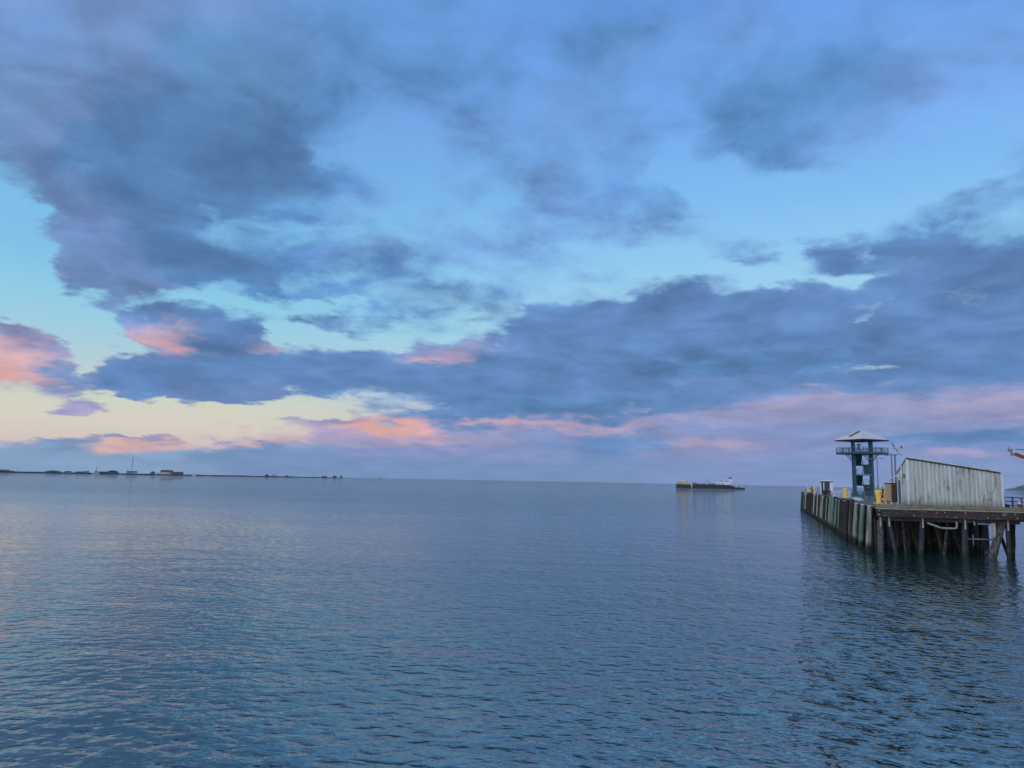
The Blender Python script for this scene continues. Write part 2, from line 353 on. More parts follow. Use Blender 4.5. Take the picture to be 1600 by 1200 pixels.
M['dark_roof'] = mk('dark_hangar_roof', (0.045, 0.05, 0.06), (0.06, 0.065, 0.075), (0.1, 0.1, 0.1), 0.7)
M['leaf'] = mk('dark_leaf', (0.03, 0.05, 0.025), (0.05, 0.08, 0.035), (0.3, 0.3, 0.3), 0.8)
M['bark'] = mk('bark', (0.06, 0.045, 0.03))
M['skin'] = mk('skin', (0.45, 0.27, 0.19), rough=0.6)
M['coat'] = mk('black_coat', (0.012, 0.013, 0.016), (0.02, 0.02, 0.024), (9, 9, 9), 0.8)
M['coat_violet'] = mk('grey_violet_coat', (0.10, 0.085, 0.14), (0.14, 0.12, 0.18), (9, 9, 9), 0.8)
M['coat_red'] = mk('red_coat', (0.34, 0.05, 0.06), (0.28, 0.04, 0.05), (9, 9, 9), 0.8)
M['trouser'] = mk('dark_trousers', (0.016, 0.018, 0.028), (0.025, 0.027, 0.04), (9, 9, 9), 0.85)
M['gull'] = mk('gull_plumage', (0.62, 0.63, 0.64), (0.45, 0.47, 0.5), (9, 9, 9), 0.8)
M['gull_wing'] = mk('gull_wing', (0.06, 0.065, 0.075), (0.10, 0.105, 0.12), (9, 9, 9), 0.8)

# shed cladding: dirty white profiled sheet with run-off stains
def shed_mat():
    m = bpy.data.materials.new('stained_white_cladding'); m.use_nodes = True
    N = NT(m.node_tree); b = m.node_tree.nodes['Principled BSDF']
    g = N.new('ShaderNodeTexCoord').outputs['Object']
    x, y, z = N.sep(g)
    st = N.noise(N.vmath('MULTIPLY', g, (2.6, 2.6, 0.22)), 1.0, 4.0, 0.65).outputs[0]
    fine = N.noise(N.vmath('MULTIPLY', g, (14, 14, 0.7)), 1.0, 3.0, 0.6).outputs[0]
    c = N.mix(N.rng(st, 0.40, 0.70), (0.62, 0.63, 0.585, 1), (0.42, 0.41, 0.355, 1))
    c = N.mix(N.math('MULTIPLY', N.rng(fine, 0.52, 0.72), 0.55), c, (0.25, 0.24, 0.20, 1))
    rust = N.noise(N.vmath('MULTIPLY', g, (1.6, 1.6, 0.5)), 1.0, 4.0, 0.6).outputs[0]
    c = N.mix(N.math('MULTIPLY', N.rng(rust, 0.58, 0.70), 0.8), c, (0.19, 0.14, 0.085, 1))
    low = N.math('ADD', z, N.math('MULTIPLY', N.math('SUBTRACT', fine, 0.5), 1.6))
    c = N.mix(N.math('MULTIPLY', N.rng(low, 0.75, 0.05), 0.8), c, (0.15, 0.135, 0.085, 1))
    N.put(b.inputs['Base Color'], c); b.inputs['Roughness'].default_value = 0.6
    return m
M['clad'] = shed_mat()

# ------------------------------------------------------------------ mesh builder
class MB:
    def __init__(s): s.v = []; s.f = []; s.sm = []
    def add(s, vs, fs, smooth=False):
        o = len(s.v); s.v += [tuple(p) for p in vs]
        for f in fs: s.f.append([i + o for i in f]); s.sm.append(smooth)
        return s
    def box(s, c, size, ax=None, up=(0, 0, 1)):
        """c = centre of the bottom face; ax = direction of the first size"""
        ax = Vector(ax or (1, 0, 0)).normalized(); up = Vector(up).normalized(); ay = up.cross(ax).normalized()
        c = Vector(c); a, b, h = size
        q = [c + ax * (i * a / 2) + ay * (j * b / 2) + up * (k * h) for k in (0, 1) for (i, j) in ((-1, -1), (1, -1), (1, 1), (-1, 1))]
        return s.add(q, [(3, 2, 1, 0), (4, 5, 6, 7), (0, 1, 5, 4), (1, 2, 6, 5), (2, 3, 7, 6), (3, 0, 4, 7)])
    def bar(s, p, q, wd, ht=None, up=(0, 0, 1)):
        p, q = Vector(p), Vector(q); ht = ht or wd
        d = (q - p); L = d.length; d.normalize()
        up = Vector(up)
        if abs(d.dot(up)) > 0.98: up = Vector((0, 1, 0))
        sd_ = d.cross(up).normalized(); u2 = sd_.cross(d).normalized()
        vs_ = [c + sd_ * (i * wd / 2) + u2 * (j * ht / 2) for c in (p, q) for (i, j) in ((-1, -1), (1, -1), (1, 1), (-1, 1))]
        return s.add(vs_, [(0, 1, 2, 3), (7, 6, 5, 4), (4, 5, 1, 0), (5, 6, 2, 1), (6, 7, 3, 2), (7, 4, 0, 3)])
    def tube(s, pts, rad, n=10, cap=True, wob=0.0):
        pts = [Vector(p) for p in pts]
        if not hasattr(rad, '__len__'): rad = [rad] * len(pts)
        vs_, fs = [], []
        d0 = (pts[-1] - pts[0]).normalized()
        ref = Vector((1, 0, 0)) if abs(d0.x) < 0.8 else Vector((0, 1, 0))
        for i, p in enumerate(pts):
            d = (pts[min(i + 1, len(pts) - 1)] - pts[max(i - 1, 0)]).normalized()
            a = d.cross(ref).normalized(); b = d.cross(a).normalized()
            for k in range(n):
                t = 2 * math.pi * k / n; rr = rad[i] * (1 + random.uniform(-wob, wob))
                vs_.append(p + a * (math.cos(t) * rr) + b * (math.sin(t) * rr))
        for i in range(len(pts) - 1):
            for k in range(n):
                k2 = (k + 1) % n
                fs.append((i * n + k, i * n + k2, (i + 1) * n + k2, (i + 1) * n + k))
        s.add(vs_, fs, True)
        if cap:
            o = len(s.v) - len(vs_)
            s.f.append([o + k for k in range(n)][::-1]); s.sm.append(False)
            s.f.append([o + (len(pts) - 1) * n + k for k in range(n)]); s.sm.append(False)
        return s
    def lathe(s, c, prof, n=20):
        return s.tube([Vector(c) + Vector((0, 0, z)) for r_, z in prof], [r_ for r_, z in prof], n)
    def prism(s, poly, vec):
        """closed polygon extruded along vec"""
        n = len(poly); vec = Vector(vec)
        vs_ = [Vector(p) for p in poly] + [Vector(p) + vec for p in poly]
        return s.add(vs_, [tuple(range(n))[::-1], tuple(range(n, 2 * n))] + [(i, (i + 1) % n, n + (i + 1) % n, n + i) for i in range(n)])
    def build(s, name, mat, parent=None, loc=None):
        off = Vector(loc) if loc is not None else (parent['_w'] if parent is not None and '_w' in parent else None)
        off = Vector(off) if off is not None else Vector((0, 0, 0))
        me = bpy.data.meshes.new(name)
        me.from_pydata([tuple(Vector(p) - off) for p in s.v], [], s.f)
        me.polygons.foreach_set('use_smooth', s.sm)
        me.materials.append(M[mat] if isinstance(mat, str) else mat)
        import bmesh
        b = bmesh.new(); b.from_mesh(me); bmesh.ops.recalc_face_normals(b, faces=b.faces); b.to_mesh(me); b.free()
        o = bpy.data.objects.new(name, me); COL.objects.link(o)
        if parent is not None:
            o.parent = parent
            if '_w' not in parent:
                pass
        else:
            o.location = off
        o['_w'] = tuple(off)
        return o
def thing(name, label, cat, loc, group=None):
    o = bpy.data.objects.new(name, None); COL.objects.link(o)
    o.empty_display_size = 0.3
    o.location = loc; o['label'] = label; o['category'] = cat; o['_w'] = tuple(loc)
    if group: o['group'] = group
    return o
def tag(o, label, cat, group=None):
    o['label'] = label; o['category'] = cat
    if group: o['group'] = group
    return o
def dup(root, loc, label):
    r_ = root.copy(); COL.objects.link(r_); r_.location = loc; r_['label'] = label
    for ch in list(root.children):
        c = ch.copy(); COL.objects.link(c); c.parent = r_
        for g in ch.children:
            d = g.copy(); COL.objects.link(d); d.parent = c
    return r_

# ------------------------------------------------------------------ water: one sheet to the horizon
def water_mat():
    m = bpy.data.materials.new('sea_water'); m.use_nodes = True
    N = NT(m.node_tree); b = m.node_tree.nodes['Principled BSDF']
    pos = N.new('ShaderNodeNewGeometry').outputs['Position']
    calm = N.noise(N.vmath('MULTIPLY', pos, (0.012, 0.035, 0)), 1.0, 3.0, 0.55).outputs[0]      # cat's paws and slicks
    amp = N.rng(calm, 0.35, 0.68, 0.65, 1.25)
    def slope(vec, scale, detail, rough, eps, dist=0.0):
        h0 = N.noise(vec, scale, detail, rough, dist).outputs[0]
        hx = N.noise(N.vmath('ADD', vec, (eps, 0, 0)), scale, detail, rough, dist).outputs[0]
        hy = N.noise(N.vmath('ADD', vec, (0, eps, 0)), scale, detail, rough, dist).outputs[0]
        return N.math('SUBTRACT', hx, h0), N.math('SUBTRACT', hy, h0), h0
    rot = N.new('ShaderNodeMapping', vector_type='POINT')
    N.link(pos, rot.inputs['Vector']); rot.inputs['Rotation'].default_value = (0, 0, R(14)); rot.inputs['Scale'].default_value = (0.62, 1.0, 1.0)
    ax, ay, h0 = slope(rot.outputs[0], 2.2, 2.6, 0.5, 0.032)
    steep = N.rng(h0, 0.42, 0.66, 0.30, 2.1, True)                 # flat troughs, steep little crests
    ax, ay = N.math('MULTIPLY', ax, steep), N.math('MULTIPLY', ay, steep)
    bx, by, _h = slope(rot.outputs[0], 0.33, 1.0, 0.5, 0.2)
    yy = N.sep(pos)[1]                                             # ruffled by the shore, slick in the lee, fresher wind offshore
    far = N.math('ADD', N.rng(yy, 18.0, 60.0, 1.8, 1.05), N.rng(yy, 110.0, 420.0, 0.0, 11.0))
    lee = N.math('ADD', N.math('MULTIPLY_ADD', yy, 0.32, N.sep(pos)[0]), N.math('MULTIPLY', N.math('SUBTRACT', calm, 0.5), 40.0))
    far = N.math('MULTIPLY', far, N.math('MAXIMUM', N.rng(lee, -6.0, 30.0, 0.42, 1.0, True), N.rng(yy, 120.0, 330.0, 0.0, 1.0)))
    shel = N.math('MULTIPLY_ADD', yy, -0.25, N.sep(pos)[0])                  # quieter water in the shelter of the pier
    far = N.math('MULTIPLY', far, N.math('MAXIMUM', N.rng(shel, -4.0, 12.0, 1.0, 0.42, True), N.rng(yy, 90.0, 150.0, 0.0, 1.0)))
    amp = N.math('MULTIPLY', amp, far)
    sx = N.math('ADD', N.math('MULTIPLY', ax, WAVE_A), N.math('MULTIPLY', bx, WAVE_B))
    sy = N.math('ADD', N.math('MULTIPLY', ay, WAVE_A), N.math('MULTIPLY', by, WAVE_B))
    nrm = N.vmath('NORMALIZE', N.combine(N.math('MULTIPLY', sx, amp), N.math('MULTIPLY', sy, amp), 1.0))
    N.link(nrm, b.inputs['Normal'])
    tint = N.noise(pos, 0.02, 2.0).outputs[0]
    N.put(b.inputs['Base Color'], N.mix(tint, (0.005, 0.036, 0.033, 1), (0.008, 0.046, 0.038, 1)))
    b.inputs['Roughness'].default_value = 0.04
    b.inputs['IOR'].default_value = 3.3
    return m
WAVE_A, WAVE_B, SEA = 5.6, 1.1, -0.5
mb = MB()
rad = [3, 10, 30, 80, 200, 500, 1500, 5000, 12000, 20000]
nA = 64
mb.v = [(0, 0, SEA)] + [(r_ * math.cos(2 * math.pi * k / nA), r_ * math.sin(2 * math.pi * k / nA), SEA) for r_ in rad for k in range(nA)]
mb.f = [(0, 1 + k, 1 + (k + 1) % nA) for k in range(nA)]
for i in range(len(rad) - 1):
    for k in range(nA):
        k2 = (k + 1) % nA
        mb.f.append((1 + i * nA + k, 1 + (i + 1) * nA + k, 1 + (i + 1) * nA + k2, 1 + i * nA + k2))
mb.sm = [False] * len(mb.f)
o = mb.build('water', water_mat()); o['kind'] = 'structure'

# ------------------------------------------------------------------ pier
PA = R(18.6)
U = Vector((math.sin(PA), math.cos(PA), 0)); V = Vector((math.cos(PA), -math.sin(PA), 0))
O = Vector((33.6, 69.2, 0))
def P(a, b, z=0.0): return O + U * a + V * b + Vector((0, 0, z))
def a_of(px, b, z=2.0):                   # distance along the pier at which a bearing crosses line b
    lo, hi = -5.0, 260.0
    for _ in range(50):
        m = (lo + hi) / 2; q = P(m, b, z)
        if proj(np.array(q) - np.array([0, 0, CAM_H]))[0] > px: lo = m
        else: hi = m
    return lo
def b_of(px, a, z=4.0):
    lo, hi = -30.0, 60.0
    for _ in range(50):
        m = (lo + hi) / 2; q = P(a, m, z)
        if proj(np.array(q) - np.array([0, 0, CAM_H]))[0] < px: lo = m
        else: hi = m
    return lo
DECK, CURB = 3.8, 4.0
W1, W2, A1, A2 = 11.7, 17.0, 24.0, 140.0
pier = thing('pier', 'old timber pier on dark piles with mossy edge beam and row of fender piles', 'pier', P(0, 0, 0))
def slab(m, a0, a1, b0, b1, z0, z1):
    m.prism([P(a0, b0, z0), P(a1, b0, z0), P(a1, b1, z0), P(a0, b1, z0)], (0, 0, z1 - z0))
m = MB(); slab(m, 0.31, A1, 0.31, W1, 3.55, DECK); slab(m, A1 + .002, A2, 0.31, W2, 3.55, DECK); m.build('deck', 'plank', pier)
m = MB(); slab(m, 0.0, 0.30, 0.0, W1, 3.62, CURB); m.build('curb', 'curb', pier)
m = MB(); slab(m, 0.32, A2, 0.0, 0.30, 3.62, CURB + .002); m.build('curb', 'curb', pier)
m = MB(); slab(m, -0.07, 0.28, 0.02, W1 - .02, 3.54, 3.617); m.build('ledge', 'ledge', pier)
m = MB(); slab(m, 0.0, 0.30, 0.04, W1 - 0.04, 2.86, 3.537); m.build('edge_beam', 'stringer', pier)
m = MB(); slab(m, 0.6, 0.95, 0.3, W1 - 0.2, 2.50, 2.84); m.build('cap_beam', 'cap', pier)
m = MB()
for a in np.arange(4.5, A2, 4.4): slab(m, a, a + 0.35, 0.5, (W1 if a < A1 else W2) - 0.3, 2.9, 3.4)
for b in np.arange(1.2, W2, 1.6): slab(m, 0.96 if b < W1 else A1, A2 - 0.2, b, b + 0.25, 3.402, 3.548)
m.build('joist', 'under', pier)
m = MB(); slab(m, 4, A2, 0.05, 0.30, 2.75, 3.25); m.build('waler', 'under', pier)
# slots between the curb blocks
m = MB()
for k in range(9):
    b = 0.9 + k * 1.25
    m = MB(); slab(m, -0.012, 0.02, b, b + 0.75, 3.635, 3.665); m.build('drain_slot', 'black', pier)
# bolt heads on the edge beam
m = MB()
for k, b in enumerate([0.25, 0.27, 3.1, 5.6, 5.75, 7.2, 8.9, 11.0, 11.15]):
    MB().lathe(P(-0.03, b, 3.0 + 0.35 * (k % 2)), [(0.045, 0), (0.045, 0.07)], 8).build('bolt_head', 'dropping', pier)

def pile(name, mat, p, q, r0=0.2, r1=0.18, parent=pier, wob=0.05, cap=None):
    p, q = Vector(p), Vector(q)
    n = 7
    pts = [p.lerp(q, i / n) for i in range(n + 1)]
    o = MB().tube(pts, [r0 + (r1 - r0) * i / n for i in range(n + 1)], 11, True, wob).build(name, mat, parent)
    if cap:
        d = (q - p).normalized()
        MB().tube([q + d * 0.005, q + d * 0.05, q + d * 0.09], [r1 * 1.04, r1 * 1.0, r1 * 0.6], 11).build('pile_cap', cap, o, parent['_w'])
    return o
# fender piles along the west face, as seen from the water
FP = [(1361.8, 'pile_grey', .235, 1), (1357.3, 'pile_blue', .12, 0), (1351.0, 'pile_green', .235, 1), (1346.4, 'pile_blue', .13, 0), (1340.6, 'pile_grey', .23, 1),
      (1336.4, 'pile_pale', .11, 0), (1333.3, 'pile_brown', .22, 0), (1330.2, 'pile_grey', .14, 0), (1326.7, 'pile_dark', .24, 0), (1323.0, 'pile_brown', .24, 1),
      (1319.0, 'pile_dark', .22, 0), (1316.2, 'pile_dark', .2, 0), (1313.7, 'pile_green', .21, 1), (1311.0, 'pile_dark', .2, 0), (1308.8, 'pile_green', .21, 1),
      (1306.3, 'pile_dark', .2, 0), (1303.7, 'pile_green', .22, 1), (1300.8, 'pile_green', .2, 0), (1298.2, 'pile_grey', .16, 0), (1296.0, 'pile_dark', .22, 0),
      (1293.6, 'pile_grey', .17, 1), (1291.3, 'pile_dark', .22, 0), (1289.2, 'pile_brown', .2, 1), (1287.0, 'pile_pale', .17, 1), (1285.1, 'pile_grey', .18, 0),
      (1283.0, 'pile_dark', .22, 0), (1281.2, 'pile_dark', .2, 0), (1279.4, 'pile_pale', .2, 1), (1277.6, 'pile_dark', .22, 0), (1276.0, 'pile_dark', .22, 0),
      (1274.3, 'pile_pale', .22, 1), (1272.6, 'pile_dark', .22, 0), (1270.9, 'pile_brown', .22, 0), (1269.2, 'pile_dark', .22, 0), (1267.6, 'pile_dark', .25, 0),
      (1265.9, 'pile_brown', .22, 0), (1264.2, 'pile_dark', .25, 0), (1262.6, 'pile_dark', .25, 0), (1261.2, 'pile_pale', .28, 1), (1259.6, 'pile_dark', .25, 0),
      (1258.4, 'pile_grey', .24, 1), (1257.2, 'pile_dark', .26, 0), (1256.0, 'pile_dark', .28, 0), (1255.2, 'pile_dark', .28, 0)]
for px, mt, r_, c in FP:
    a = min(a_of(px, -0.22), A2 + 0.2); ja, jb = random.uniform(-.22, .22), random.uniform(-.16, .03)
    top = 3.85 + random.uniform(-0.25, 0.32)
    if px > 1335: top = 3.72
    pile('fender_pile', mt, P(a + ja * 2, -0.35 - r_ + jb, -1.0), P(a + ja, -0.06 - r_, top), r_ * 1.06, r_, cap='dropping' if c else None)
# second, darker row just behind them
for a in np.arange(3.0, A2, 3.4):
    pile('support_pile', 'pile_dark', P(a + random.uniform(-.5, .5), 0.75, -1), P(a, 0.75, 3.0), 0.2, 0.19)
# the piles under the front edge
def front(px0, y0, px1, y1, mat, r_, a=0.8, name='support_pile', cap=None):
    b0, b1 = b_of(px0, a, 2.6), b_of(px1, a, 0.2)
    q = P(a, b0, 2.52); p = P(a, b1, 0.0)
    d = (p - q)
    pile(name, mat, q + d * 1.35, q, r_, r_ * 0.95, wob=0.07)
front(1375, 0, 1375.5, 0, 'pile_rough', .26)
front(1388.5, 0, 1397.5, 0, 'pile_blue', .20)
front(1441, 0, 1439, 0, 'pile_blue', .23)
front(1507, 0, 1507.3, 0, 'pile_blue', .25)
front(1565, 0, 1552.5, 0, 'pile_rough', .34)
front(1574, 0, 1576.5, 0, 'pile_blue', .20)
front(1421, 0, 1432, 0, 'pile_brown', .15, 4.6)
front(1419, 0, 1420, 0, 'pile_dark', .19, 4.6)
front(1486, 0, 1499, 0, 'pile_brown', .14, 4.6)
front(1404, 0, 1402, 0, 'pile_brown', .12, 4.6)
front(1556, 0, 1573, 0, 'pile_dark', .14, 1.6)
front(1582, 0, 1581.5, 0, 'pile_dark', .24, 2.0)
front(1459, 0, 1471, 0, 'pile_brown', .11, 3.4)
front(1481, 0, 1476, 0, 'pile_rough', .13, 3.0)
front(1410, 0, 1414, 0, 'pile_rough', .10, 3.4)
front(1522, 0, 1519, 0, 'pile_dark', .17, 5.0)
front(1534, 0, 1532, 0, 'pile_dark', .15, 6.0)
# pale upper sleeves of the front piles
for px, a in ((1375, .8), (1388.7, .8), (1441, .8), (1507, .8), (1573.8, .8)):
    b = b_of(px, a, 2.4)
    MB().bar(P(a - 0.27, b, 1.95), P(a - 0.27, b, 2.85), 0.13, 0.05, U).build('strap', 'ledge', pier)
# inner piles in bents, with cross braces
for i, a in enumerate(np.arange(4.6, A2, 4.4)):
    if a > 95: break
    for b in ((2.3, 4.1, 5.9, 7.7) if a < 9 else (2.2, 4.0, 5.8, 7.6, 9.6) if a < A1 else (3, 7, 11, 15)):
        if a > 50 and b > 8: continue
        jb, ja = random.uniform(-.3, .3), random.uniform(-.4, .4)
        if len([c for c in pier.children if c.name.startswith('support_pile')]) < 98:
            pile('support_pile', 'pile_dark' if random.random() < .75 else 'pile_brown', P(a + ja, b + jb * 2, -1), P(a, b, 2.92), .2, .18)
    if a < 40:
        MB().bar(P(a + .25, 1.5, 0.5), P(a + .25, 4.3, 2.9), .09, .22, U).build('brace', 'under', pier)
        MB().bar(P(a + .35, 7.6, 0.5), P(a + .35, 4.6, 2.9), .09, .22, U).build('brace', 'under', pier)
# dark plank wall, added to shut out the light behind, and the mass of old piles deep under the deck
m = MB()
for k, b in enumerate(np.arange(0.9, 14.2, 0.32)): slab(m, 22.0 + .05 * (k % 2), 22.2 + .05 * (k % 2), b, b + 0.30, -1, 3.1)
m.build('light_block_wall', 'under', pier)
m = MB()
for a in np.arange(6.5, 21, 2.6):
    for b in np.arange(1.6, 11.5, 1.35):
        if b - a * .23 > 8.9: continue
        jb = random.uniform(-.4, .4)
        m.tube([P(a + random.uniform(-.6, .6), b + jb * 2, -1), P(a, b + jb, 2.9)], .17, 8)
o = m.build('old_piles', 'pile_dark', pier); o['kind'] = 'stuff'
# pipes hung below the deck
zt = 2.33
def ub(px, a=0.5): return b_of(px, a, 2.2)
def pz(px, y, a=0.5):
    b = ub(px, a); return P(a, b, height(P(a, b), y))
m = MB(); m.tube([pz(1449, 817), pz(1469, 824.2), pz(1471, 825), pz(1490, 825.8), pz(1494.3, 825.2), pz(1495.2, 821), pz(1495, 815)], .085, 10)
m.build('pipe', 'pipe_dull', pier)
m = MB(); m.tube([pz(1511, 842, 1.5), pz(1552, 843.2, 1.5)], .06, 8); m.tube([pz(1519.3, 835.5, 1.46), pz(1519.3, 852, 1.46)], .055, 8); m.build('pipe', 'pipe_dull', pier)
m = MB(); m.tube([pz(1553, 817), pz(1553, 836), pz(1551.5, 840)], .17, 10); m.build('pipe', 'pipe_dull', pier)
m = MB(); m.tube([pz(1522.8, 814), pz(1523, 821.5)], .07, 8); m.build('pipe', 'pipe_dull', pier)
m = MB(); m.tube([pz(1528, 818.6), pz(1548, 819.4)], .05, 8); m.build('pipe', 'pipe_dull', pier)
# lower walkway that carries on beyond the frame on the right
m = MB(); slab(m, -0.35, 2.6, W1 + .01, 26, 3.2, 3.82); m.build('side_walkway', 'curb', pier)
m = MB(); slab(m, -0.42, -0.352, W1 + .01, 26, 3.70, 3.80); m.build('ledge', 'dropping', pier)
m = MB(); slab(m, 0.0, 2.4, W1 + .2, 26, 2.7, 3.195); m.build('joist', 'under', pier)
for b in (12.0, 12.7, 13.5, 14.8, 17, 19, 21.5, 24):
    pile('support_pile', 'pile_dark', P(-0.1, b, -1), P(0.1, b, 3.1), .24, .22)
pile('fender_pile', 'pile_grey', P(-0.62, W1 + .25, 2.7), P(-0.62, W1 + .25, 3.8), .2, .19)

# ------------------------------------------------------------------ shed
SA = 1.0
bL, bR = b_of(1420.5, SA), b_of(1567.3, SA)
pL, pR = P(SA, bL), P(SA, bR)
zL, zR = height(pL, 715.5), height(pR, 738.5)
SD = 5.7
aB = SA + SD; pB = P(aB, bL); zB = height(pB, 739)
shed = thing('metal_shed', 'dirty white ribbed metal shed with sloping roof at the pier edge', 'shed', P(SA, bL, DECK))
def roof_z(a, b): return zL + (zR - zL) * (b - bL) / (bR - bL) + (zB - zL) * (a - SA) / SD
def ribbed(p_of, length, z_top, period, depth, outward):
    """profiled sheet: ribs stand proud of the pan"""
    m = MB(); n = int(round(length / period)); per = length / n
    prof = []
    for k in range(n):
        s0 = k * per
        prof += [(s0, 0), (s0 + per * .10, depth), (s0 + per * .34, depth), (s0 + per * .44, 0), (s0 + per * .70, 0.0), (s0 + per * .74, depth * .25), (s0 + per * .80, 0.0)]
    prof.append((length, 0))
    nz = 5
    for i, (s_, d_) in enumerate(prof):
        for k in range(nz + 1):
            zt_ = z_top(s_); q = p_of(s_) + outward * d_
            m.v.append((q.x, q.y, DECK + 0.02 + (zt_ - DECK - 0.02) * k / nz))
    for i in range(len(prof) - 1):
        for k in range(nz):
            m.f.append((i * (nz + 1) + k, (i + 1) * (nz + 1) + k, (i + 1) * (nz + 1) + k + 1, i * (nz + 1) + k + 1)); m.sm.append(False)
    return m
ribbed(lambda s_: P(SA, bL + s_), bR - bL, lambda s_: roof_z(SA, bL + s_) - .12, 0.335, 0.10, -U).build('front_wall', 'clad', shed)
ribbed(lambda s_: P(SA + s_, bL), SD, lambda s_: roof_z(SA + s_, bL) - .12, 0.335, 0.03, -V).build('side_wall', 'clad', shed)
ribbed(lambda s_: P(SA + s_, bR), SD, lambda s_: roof_z(SA + s_, bR) - .12, 0.335, 0.03, V).build('side_wall', 'clad', shed)
ribbed(lambda s_: P(SA + SD, bL + s_), bR - bL, lambda s_: roof_z(SA + SD, bL + s_) - .12, 0.335, 0.03, U).build('back_wall', 'clad', shed)
def rp(a, b, dz): return P(a, b, roof_z(a, b) + dz)
m = MB(); a0, a1, b0, b1 = SA - .18, SA + SD + .15, bL - .08, bR - .05
m.add([rp(a0, b0, -.02), rp(a0, b1, -.02), rp(a1, b1, -.02), rp(a1, b0, -.02), rp(a0, b0, .05), rp(a0, b1, .05), rp(a1, b1, .05), rp(a1, b0, .05)],
      [(3, 2, 1, 0), (4, 5, 6, 7), (0, 1, 5, 4), (1, 2, 6, 5), (2, 3, 7, 6), (3, 0, 4, 7)])
m.build('roof', 'clad', shed)
m = MB(); m.bar(P(SA - .10, bL - .04, roof_z(SA, bL) - .09), P(SA - .10, bR + .02, roof_z(SA, bR) - .09), .05, .05); m.build('eave_trim', 'fascia', shed)
m = MB()
for b in np.arange(bL + .1, bR - .6, .62):
    if random.random() < .75: m.bar(rp(SA - .1, b, .075), rp(SA - .1, b + .5, .075 + random.uniform(0, .04)), .12, .035)
m.build('roof_flashing', 'clad', shed)
m = MB(); m.bar(P(SA - .03, bL - .04, DECK + .02), P(SA - .03, bL - .04, roof_z(SA, bL) - .15), .12); m.bar(P(SA - .03, bR + .03, DECK + .02), P(SA - .03, bR + .03, roof_z(SA, bR) - .15), .12)
m.build('corner_trim', 'white', shed)
dA0, dA1 = SA + 3.0, SA + 4.9
dr = MB().prism([P(dA0, bL - .05, DECK + .03), P(dA1, bL - .05, DECK + .03), P(dA1, bL - .05, DECK + 2.35), P(dA0, bL - .05, DECK + 2.35)], -V * .06).build('door', 'door', shed)
m = MB()
for aa in (dA0 - .06, dA1 + .06): m.bar(P(aa, bL - .09, DECK + .02), P(aa, bL - .09, DECK + 2.42), .1, .14)
m.bar(P(dA0 - .11, bL - .09, DECK + 2.48), P(dA1 + .11, bL - .09, DECK + 2.48), .14, .1); m.build('frame', 'white', dr, shed['_w'])
m = MB(); m.tube([P(dA0 - .1, bL - .2, 6.5), P(dA0 + .4, bL - .34, 6.62), P(dA1, bL - .45, 6.55), P(dA1 + .4, bL - .75, 6.2)], .07, 8); m.build('awning_pipe', 'white', shed)
m = MB(); m.tube([P(SA + 2.3, bL - .12, roof_z(SA + 2.3, bL) - .15), P(SA + 2.3, bL - .14, 5.9)], .06, 8); m.build('downpipe', 'white', shed)
m = MB(); m.box(P(SA + 1.3, bL - .15, 6.4), (.2, .16, .42), U); m.build('wall_lamp', 'grey', shed)
c = P(SA - .12, b_of(1548.5, SA - .1), height(P(SA, b_of(1548.5, SA)), 762.5))
pts = [c + V * (.33 * math.cos(t)) + Vector((0, 0, .33 * math.sin(t))) for t in np.linspace(math.pi, 2 * math.pi, 9)]
m = MB(); m.tube(pts, .035, 6); m.tube([pts[0], pts[0] + Vector((0, 0, .5))], .03, 6); m.tube([pts[-1], pts[-1] + Vector((0, 0, .3))], .03, 6); m.build('hanging_hose', 'pipe', shed)
m = MB(); m.box(c + Vector((0, 0, -1.1)), (.22, .08, .16), V); m.tube([c + Vector((0, 0, -.95)), c + Vector((0, 0, -.35))], .02, 6); m.build('power_outlet', 'grey', shed)

# small post at the corner of the shed
q = P(SA - .45, b_of(1413, SA - .45), CURB - .2)
m = MB(); m.lathe(q, [(.15, 0), (.15, .62), (.13, .66)], 14); tag(m.build('post', 'olive', None, q), 'short yellow-green round post at the corner of the white shed', 'post')

# ------------------------------------------------------------------ bollards
def bollard(loc, label):
    t = thing('bollard', label, 'bollard', loc, 'yellow mooring bollards along the pier edge')
    c = Vector(loc)
    MB().lathe(c + Vector((0, 0, .07)), [(.23, 0), (.205, .10), (.20, .22), (.255, .62), (.325, 1.0), (.335, 1.12), (.32, 1.18), (.22, 1.215)], 22).build('post', 'yellow', t)
    MB().lathe(c, [(.52, 0), (.52, .045), (.36, .069)], 22).build('base_plate', 'yellow', t)
    m = MB(); m.tube([c + Vector((.24, 0, .42)), c + Vector((.42, 0, .40)), c + Vector((.50, 0, .38))], [.07, .07, .05], 8); m.build('horn', 'white', t)
    return t
BO = [((1.05, .85), 'yellow bollard at the near corner of the pier, largest of the four'),
      None, None, None]
b0 = bollard(P(1.1, b_of(1373, 1.1), CURB), 'yellow bollard at the near corner of the pier beside the wooden cabinet')
for px, lab in ((1321, 'yellow bollard in front of the white picket fence, below the left tower legs'),
                (1273, 'small yellow bollard between the far seated figure and the white kiosk'),
                (1263, 'smallest yellow bollard, out at the far end of the pier')):
    a = a_of(px, 0.75, 4.3); dup(b0, P(a, 0.75, CURB + .01), lab)

